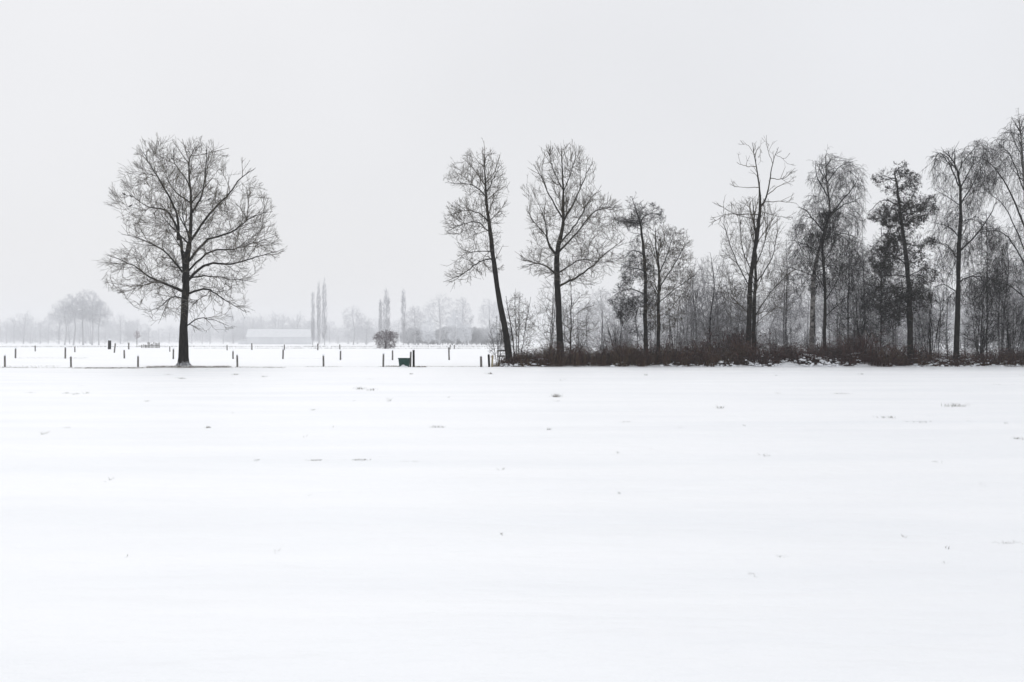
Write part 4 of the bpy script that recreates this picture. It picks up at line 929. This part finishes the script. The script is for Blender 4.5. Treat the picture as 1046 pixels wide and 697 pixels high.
for px, py, n, w, h in [(322, 468, 60, 16, .04), (369, 468, 70, 20, .04), (262, 468, 20, 6, .04), (420, 470, 30, 14, .03), (1031, 553, 60, 26, .035), (798, 567, 30, 7, .03), (768, 583, 14, 3, .04), (512, 549, 10, 2, .04),
                        (633, 503, 10, 2, .05), (448, 434.5, 40, 14, .06), (212, 436, 24, 6, .06), (568, 405.5, 60, 9, .12), (560, 439, 16, 3, .06), (975, 415, 70, 24, .10), (905, 427, 40, 20, .06), (940, 432, 40, 24, .05),
                        (780, 464, 16, 7, .05), (735, 417, 24, 6, .08), (1040, 450, 30, 8, .06), (68, 437, 16, 5, .05), (45, 443, 10, 2, .09), (78, 403, 14, 3, .07), (368, 397, 40, 10, .10), (380, 398, 30, 8, .10), (398, 412, 8, 2, .15),
                        (240, 383, 30, 5, .10), (270, 385, 20, 5, .08), (186, 387, 30, 6, .09), (172, 383, 24, 5, .08), (88, 402, 12, 2, .1), (68, 402, 20, 5, .06), (30, 402, 14, 4, .05), (420, 383, 20, 4, .08), (500, 382, 40, 6, .12), (660, 384, 14, 3, .1),
                        (880, 383, 12, 4, .08), (1020, 393, 40, 30, .06), (860, 402, 30, 18, .06), (640, 431, 14, 8, .04), (320, 418, 14, 6, .05), (150, 412, 14, 5, .05), (955, 470, 14, 8, .04), (965, 574, 16, 5, .03), (130, 565, 8, 2, .04), (630, 462, 8, 4, .04)]:
    tuft_blades(mb, px, py, n, w, h)
for i in range(45):                                 # stray stalks anywhere in the field
    py = 377 + 200 * rng.random() ** 3; tuft_blades(mb, rng.uniform(0, 1046), py, int(rng.integers(2, 8)), rng.uniform(1, 6), rng.uniform(.025, .07))
tag(link('grass_tufts', mb.mesh('grass_tufts', M['tuft'])), 'sparse withered grass tips poking through the snow of the field', None, None, 'stuff')
mb = MB()
def strip(px0, px1, py, n, h, dsp=0.35, th=0.0):
    D = EYE * F_PX / (py - CY); px = rng.uniform(px0, px1, n)
    x = (px - CX) / F_PX * D; y = D + rng.normal(size=n) * dsp
    keep = vnoise(x / 2.2 + 11, y / 0.5) > th - 0.15 + rng.normal(size=n) * 0.12
    x, y = x[keep], y[keep]; m = len(x); z = H(x, y)
    hh = h * rng.uniform(0.3, 1.0, m); az = rng.uniform(0, 6.28, m); ln = hh * rng.uniform(0.5, 1.6, m); t = np.linspace(0, 1, 3)[None]
    P = np.stack([x[:, None] + np.cos(az)[:, None] * ln[:, None] * t ** 1.5, y[:, None] + np.sin(az)[:, None] * ln[:, None] * t ** 1.5, z[:, None] - 0.01 + hh[:, None] * t], -1)
    mb.tubes(P, np.linspace(1, 0.3, 3)[None] * 0.005 * np.ones((m, 1)), 3)
strip(-20, 290, 376.5, 2600, .09); strip(75, 175, 377, 900, .10, .2); strip(150, 235, 375.6, 1200, .13, .25, -0.2); strip(290, 500, 375, 900, .06, .3, 0.1)
strip(391, 408, 374.6, 240, .09, .3, -0.1); strip(422, 436, 375.2, 240, .11, .3, -0.1); strip(430, 492, 374.6, 300, .06, .2)
strip(15, 90, 366, 260, .10, .3); strip(235, 350, 365.5, 200, .08, .3); strip(0, 60, 374.5, 150, .08)
tag(link('grass_strip', mb.mesh('grass_strip', M['tuft'])), 'thin strip of dark grass showing at the edge of the field', None, None, 'stuff')
mb = MB()
def reeds(px0, px1, py, n, h, r):
    D = EYE * F_PX / (py - CY); px = rng.uniform(px0, px1, n)
    x = (px - CX) / F_PX * D; y = D + rng.normal(size=n) * 5; z = H(x, y)
    hh = h * rng.uniform(0.4, 1.0, n) * (0.7 + vnoise(x / 8, y / 8)); l = rng.normal(size=(n, 2)) * 0.25 * h; t = np.linspace(0, 1, 3)[None]
    P = np.stack([x[:, None] + l[:, :1] * t, y[:, None] + l[:, 1:] * t, z[:, None] - 0.02 + hh[:, None] * t], -1)
    mb.tubes(P, np.linspace(1, 0.4, 3)[None] * r * np.ones((n, 1)), 3)
reeds(-30, 530, 354.0, 2600, 0.55, 0.03); reeds(200, 510, 355.8, 900, 0.35, 0.025)
tag(link('reed_strip', mb.mesh('reed_strip', M['reed'])), 'pale frosted reeds along a ditch across the far meadow', None, None, 'stuff')

# ------------------------------------------------------------------ posts
import bmesh
def post_mesh(h, w, m, seed, round_=False):
    rng = random.Random(seed); bm = bmesh.new()
    if round_: bmesh.ops.create_cone(bm, cap_ends=True, segments=10, radius1=w / 2, radius2=w * 0.46, depth=1)
    else: bmesh.ops.create_cube(bm, size=1)
    for v in bm.verts:
        top = v.co.z > 0
        if not round_: v.co.x *= w * (0.94 if top else 1); v.co.y *= w * (0.94 if top else 1)
        v.co.z = h * (1 + rng.uniform(-0.02, 0.03)) if top else -0.25
    bmesh.ops.bevel(bm, geom=[e for e in bm.edges], offset=w * 0.09, segments=2, affect='EDGES', profile=0.6)
    bmesh.ops.subdivide_edges(bm, edges=[e for e in bm.edges if abs(e.verts[0].co.z - e.verts[1].co.z) > h * 0.5], cuts=4)
    for v in bm.verts:
        if 0 < v.co.z < h * 0.95: v.co.x += rng.uniform(-.04, .04) * w; v.co.y += rng.uniform(-.04, .04) * w
    return bm_mesh('post', bm, m, True)
def cap_mesh(w, t, seed):
    rng = random.Random(seed); bm = bmesh.new(); bmesh.ops.create_icosphere(bm, subdivisions=2, radius=1)
    for v in bm.verts:
        k = 1 + rng.uniform(-.08, .08); v.co = Vector((v.co.x * w * 0.52 * k, v.co.y * w * 0.52 * k, max(v.co.z, -0.3) * t))
    return bm_mesh('snow_cap', bm, M['snowcap'], True)
def post(label, px, top, base, w_px=1.9, lean=0.0, m='post', group='fence posts in the snow', seed=0, D=None, cap=True, name='fence_post', round_=True):
    D = D or EYE * F_PX / (base - CY); x = (px - CX) / F_PX * D; mpp = D / F_PX
    h = (base - top) * mpp; w = w_px * mpp
    o = tag(link(name, post_mesh(h, w, M[m], seed + int(px * 7), round_), loc=(x, D, hz(x, D))), label, 'post', group)
    o.rotation_euler = (random.Random(int(px)).uniform(-.03, .03), lean, random.Random(int(px) + 1).uniform(0, 3))
    if cap: link('snow_cap', cap_mesh(w * 1.08, w * (0.35 + 0.35 * random.Random(int(px)).random()), int(px)), o, (0, 0, h * 1.0))
    return o
G1, G2, G3 = 'nearest row of fence posts', 'second row of fence posts', 'farthest row of fence posts'
for px, t, b, ln, lb in [(5, 363.5, 375, .03, 'fence post at the left end of the nearest row'), (72.5, 364.5, 375, 0, 'fence post of the nearest row below the misty grove'),
                         (141, 364, 375, 0, 'fence post of the nearest row left of the lone tree'), (242.5, 363, 375, .02, 'fence post of the nearest row first right of the lone tree'),
                         (330.5, 363.3, 374.6, .05, 'fence post of the nearest row below the three poplars'), (391.5, 361.5, 375, -.12, 'tilted fence post left of the green trough')]:
    post(lb, px, t, b, 2.0, ln, group=G1)
for px, t, b, ln, lb in [(15.8, 356, 366, 0, 'fence post at the left end of the second row'), (66.7, 355, 366.3, 0, 'tall fence post of the second row below the grove'), (127, 357.5, 366, 0, 'fence post of the second row below the paling fence'),
                         (177, 356, 366.5, 0, 'fence post close behind the lone trunk on its left'), (238, 358, 366, 0, 'short fence post of the second row just right of the lone tree'), (289, 356, 366, .05, 'fence post of the second row below the snowy barn'),
                         (347.7, 357.5, 367, -.04, 'fence post of the second row right of the three poplars'), (401, 357, 367, 0, 'fence post behind the green trough'), (458.8, 354, 367, .02, 'fence post in front of the snow white bushes')]:
    post(lb, px, t, b, 1.7, ln, group=G2)
for px, t, b, w, lb in [(36, 353, 358.8, 1.3, 'faint far post at the left'), (76.5, 354, 359.8, 1.3, 'faint far post right under the misty grove'), (131.5, 350, 356.8, 1.5, 'faint far post just left of the small reddish tree'),
                        (173.5, 354, 359.5, 1.1, 'faint far post left of the lone trunk'), (232, 352.5, 358, 1.2, 'faint far post right of the lone trunk'), (257.3, 350.5, 357.4, 1.4, 'far post in front of the left end of the barn'),
                        (290.5, 352, 357.5, 1.2, 'far post in front of the middle of the barn'), (324.6, 351, 357.7, 1.4, 'far post at the foot of the three poplars'), (347.2, 352, 357, 1.2, 'far post right of the three poplars'),
                        (459.8, 352, 357, 1.0, 'far post left one of a close pair before the snowy bushes'), (464, 352.5, 356.5, 1.0, 'far post right one of a close pair before the snowy bushes')]:
    post(lb, px, t, b, w, 0.02, group=G3, cap=False)
post('stout dark post standing far off left of the paling fence', 111.8, 347.3, 356.6, 2.6, 0, 'post_dark', None, 5, name='gate_post', round_=False)
post('leaning grey post just right of the stout dark post', 116.8, 350.5, 360.3, 1.5, 0.1, 'post', None, 6, name='gate_post')
# by the trough and by the end of the brambles
post('tall black post at the right end of the green trough', 422.6, 358, 375.2, 1.7, 0, 'post_dark', None, 7, D=70.4, name='gate_post', round_=False)
post('grey weathered post against the green trough', 419.2, 359.5, 374.8, 1.9, 0.03, 'post', None, 8, D=70.2, name='gate_post', round_=False)
post('dark short post standing clear at the end of the brambles', 491.6, 365, 375.8, 1.8, 0.04, 'post', None, 9, D=70.2, name='gate_post', round_=False)
post('dark post beside the pale stake at the end of the brambles', 499.8, 362.8, 375.6, 1.7, 0.05, 'post_dark', None, 10, D=70.2, name='gate_post', round_=False)
post('pale yellowish stake leaning against a dark post', 502.6, 363.5, 375.5, 1.5, 0.05, 'post_pale', None, 11, D=70.15, name='stake', round_=False)

def bar(mb, p, q, w, h):
    p, q = np.array(p, float), np.array(q, float); T = norm(q - p); S = norm(np.cross(T, [0, 0, 1.0])) * w / 2; U = norm(np.cross(S, T)) * h / 2
    v = [p - S - U, p + S - U, p + S + U, p - S + U, q - S - U, q + S - U, q + S + U, q - S + U]
    mb.add(v, [(0, 1, 2, 3), (7, 6, 5, 4), (0, 4, 5, 1), (1, 5, 6, 2), (2, 6, 7, 3), (3, 7, 4, 0)])
def PX(px, py, D): return np.array([(px - CX) / F_PX * D, D, EYE - (py - CY) / F_PX * D])
# low wooden hurdle half hidden by the shrub
D = 72.6; x0 = (508.5 - CX) / F_PX * D; x1 = (514.5 - CX) / F_PX * D; g = hz(x0, D)
hu = tag(link('wooden_hurdle', None, loc=(x0, D, g)), 'small weathered wooden hurdle in front of the pale shrub', 'hurdle')
zt = EYE - (357.5 - CY) / F_PX * D - g
m_ = MB(); bar(m_, (0, 0, -.2), (0, 0, zt + .04), .09, .09); link('upright', m_.mesh('upright', M['post'], False), hu)
m_ = MB(); bar(m_, (x1 - x0, 0, -.2), (x1 - x0, 0, zt + .02), .09, .09); link('upright', m_.mesh('upright', M['post'], False), hu)
m_ = MB(); bar(m_, (-.05, -.07, zt - .06), (x1 - x0 + .08, -.07, zt - .05), .05, .11); link('rail', m_.mesh('rail', M['post'], False), hu)
m_ = MB(); bar(m_, (-.05, -.07, zt - .42), (x1 - x0 + .08, -.07, zt - .40), .05, .10); link('rail', m_.mesh('rail', M['post'], False), hu)
m_ = MB(); bar(m_, (-.04, -.07, zt + .012), (x1 - x0 + .06, -.07, zt + .018), .05, .03); link('snow_cap', m_.mesh('snow_cap', M['snowcap'], False), hu)

# green feed trough
def trough():
    D = 70.0; px0, px1 = 406.8, 419.0
    xa = (px0 - CX) / F_PX * D; xb = (px1 - CX) / F_PX * D; cx = (xa + xb) / 2; g = hz(cx, D)
    L0 = (xb - xa) / 2; h = (375 - 365.9) / F_PX * D; W = 0.27
    root = tag(link('feed_trough', None, loc=(cx, D, g)), 'dark green plastic feed trough with tapered sides standing in the snow', 'trough')
    bm = bmesh.new()
    def ring(l, w, z, n=6, r=0.09):
        vs = []
        for sx, sy, a0 in ((1, 1, 0), (-1, 1, 90), (-1, -1, 180), (1, -1, 270)):
            for i in range(n):
                a = R(a0 + 90 * i / (n - 1)); vs.append(bm.verts.new((sx * (l - r) + r * math.cos(a), sy * (w - r) + r * math.sin(a), z)))
        return vs
    rs = [ring(L0 * .80, W * .80, -.03), ring(L0 * .84, W * .84, h * .3), ring(L0 * .92, W * .92, h * .75), ring(L0 * .955, W * .95, h - .03), ring(L0 * .90, W * .88, h - .03), ring(L0 * .80, W * .78, h * .35)]
    for a, b in zip(rs, rs[1:]):
        n = len(a)
        for i in range(n): bm.faces.new((a[i], a[(i + 1) % n], b[(i + 1) % n], b[i]))
    bm.faces.new(rs[-1]); bm.faces.new(rs[0][::-1])
    bmesh.ops.recalc_face_normals(bm, faces=bm.faces[:])
    link('tub', bm_mesh('tub', bm, M['green'], False), root)
    bm = bmesh.new()
    rs = [ring(L0, W, h - .045), ring(L0 * 1.01, W * 1.01, h - .02), ring(L0, W, h + .005), ring(L0 * .90, W * .86, h + .005), ring(L0 * .90, W * .86, h - .045)]
    for a, b in zip(rs, rs[1:] + rs[:1]):
        n = len(a)
        for i in range(n): bm.faces.new((a[i], a[(i + 1) % n], b[(i + 1) % n], b[i]))
    bmesh.ops.recalc_face_normals(bm, faces=bm.faces[:])
    link('rim', bm_mesh('rim', bm, M['green'], False), root)
    r_ = np.random.default_rng(8)
    mbb = blob_set(r_, [(-.02, -.30, .02), (.12, -.32, 0), (-.16, -.31, -.01), (.03, -.36, -.01)], [(.16, .13, .11), (.14, .1, .06), (.13, .1, .06), (.2, .14, .05)])
    tag(link('snow_heap', mbb.mesh('snow_heap', M['snowcap']), loc=(cx, D, g)), 'small heap of snow against the front of the trough', None, None, 'stuff')
trough()

# paling fence far off at the left
D = 285.0; xa = (145 - CX) / F_PX * D; xb = (163 - CX) / F_PX * D; g = hz((xa + xb) / 2, D)
pf = tag(link('paling_fence', None, loc=(xa, D, g)), 'short stretch of uneven grey paling fence far off left of the lone tree', 'fence')
rr = random.Random(4)
for i in range(13):
    u = (xb - xa) * i / 12 + rr.uniform(-.06, .06); hgt = rr.uniform(.75, 1.25) * (1.0 if i < 4 else 1.3)
    m_ = MB(); bar(m_, (u, 0, -.2), (u + rr.uniform(-.08, .08), rr.uniform(-.05, .05), hgt), .2, .12); link('picket', m_.mesh('picket', M['post'], False), pf)
m_ = MB(); bar(m_, (-.9, -.12, .5), (xb - xa + .1, -.12, .62), .06, .14); link('rail', m_.mesh('rail', M['post'], False), pf)

# barn under snow
def barn():
    D = 860.0; k = D / F_PX
    xa = (252 - CX) * k; xb = (318 - CX) * k; g = hz(xa, D); z = lambda py: EYE - (py - CY) * k - g
    root = tag(link('barn', None, loc=(xa, D, g)), 'long low barn with a snow covered roof far across the meadow', 'barn')
    Lh = xb - xa; eave = z(344.3); ridge = z(336.8); dp = 11.0
    bm = bmesh.new()
    vs = [bm.verts.new(p) for p in [(0.4, 0, -.5), (Lh - .4, 0, -.5), (Lh - .4, dp, -.5), (0.4, dp, -.5), (0.4, 0, eave), (Lh - .4, 0, eave), (Lh - .4, dp, eave), (0.4, dp, eave), (0.4, dp / 2, ridge - .25), (Lh - .4, dp / 2, ridge - .25)]]
    for f in [(0, 1, 5, 4), (2, 3, 7, 6), (1, 2, 6, 9, 5), (3, 0, 4, 8, 7)]: bm.faces.new([vs[i] for i in f])
    link('wall', bm_mesh('wall', bm, M['barnwall']), root)
    mbr = MB(); t = .35
    for s in (0, 1):
        y0, y1 = (-.7, dp / 2) if s == 0 else (dp + .7, dp / 2)
        v = [(-.5, y0, eave - .35), (Lh + .5, y0, eave - .35), (Lh + .5, y1, ridge), (-.5, y1, ridge)]
        v2 = [(a, b, c + t) for a, b, c in v]
        mbr.add(v + v2, [(0, 1, 2, 3), (4, 5, 6, 7), (0, 1, 5, 4), (1, 2, 6, 5), (3, 0, 4, 7)])
    rf = link('roof', mbr.mesh('roof', M['barnroof'], False), root); rf['label'] = 'roof under a thick white cover of snow'
    xe = (243 - CX) * k - xa
    m_ = MB(); bar(m_, (xe, 3.5, 1.1), (0.2, 3.5, 1.1), 6, 3.0); link('annex_wall', m_.mesh('annex_wall', M['barnwall'], False), root)
    m_ = MB(); bar(m_, (xe - .4, 3.4, 3.0), (0.3, 3.4, 3.5), 7, .5); link('annex_roof', m_.mesh('annex_roof', M['barnroof'], False), root)
barn()

# ------------------------------------------------------------------ birds in the lone tree
def bird(label, px, py, D, face):
    x, y, z = PX(px, py, D)
    o = link('bird', None, loc=(x, y, z)); o.rotation_euler = (0, 0, face); tag(o, label, 'bird', 'small dark birds perched in the lone tree')
    bm = bmesh.new(); bmesh.ops.create_uvsphere(bm, u_segments=12, v_segments=10, radius=1)
    for v in bm.verts:
        a = v.co.x
        r = 0.052 * (1 - .25 * abs(a)); v.co = Vector((a * .105, v.co.y * r, v.co.z * r + .035 * a))
    h = bmesh.ops.create_uvsphere(bm, u_segments=10, v_segments=8, radius=.038)['verts']
    for v in h: v.co += Vector((.098, 0, .075))
    c = bmesh.ops.create_cone(bm, segments=6, radius1=.012, radius2=.002, depth=.04)['verts']
    for v in c: v.co = Vector((.145 + v.co.z, v.co.y, .073 + v.co.x))
    link('body', bm_mesh('body', bm, M['bird'], True), o)
    bm = bmesh.new(); bmesh.ops.create_cube(bm, size=1)
    for v in bm.verts: v.co = Vector((-.145 + v.co.x * .13, v.co.y * (.045 if v.co.x < 0 else .03), -.055 + v.co.z * .014 + v.co.x * .05))
    link('tail', bm_mesh('tail', bm, M['bird']), o)
    m_ = MB()
    for s in (-1, 1): m_.tubes(np.array([(.01, s * .02, -.03), (.015, s * .02, -.075), (.03, s * .02, -.085)]), np.full(3, .004), 4)
    link('legs', m_.mesh('legs', M['bird']), o)
for px, py, fc, lb in [(127, 198.6, 3.0, 'small dark bird perched outermost on the upper left boughs'), (134, 200.6, 2.6, 'small dark bird just right of the outermost bird'), (133, 210.6, .4, 'small dark bird perched below the other two at the left'), (213.8, 203.6, .2, 'small dark bird alone in the right half of the crown')]:
    D = 69.6; bird(lb, px, py, D, fc)
    P_ = PX(px, py, D) + np.array([0, 0, -.088])
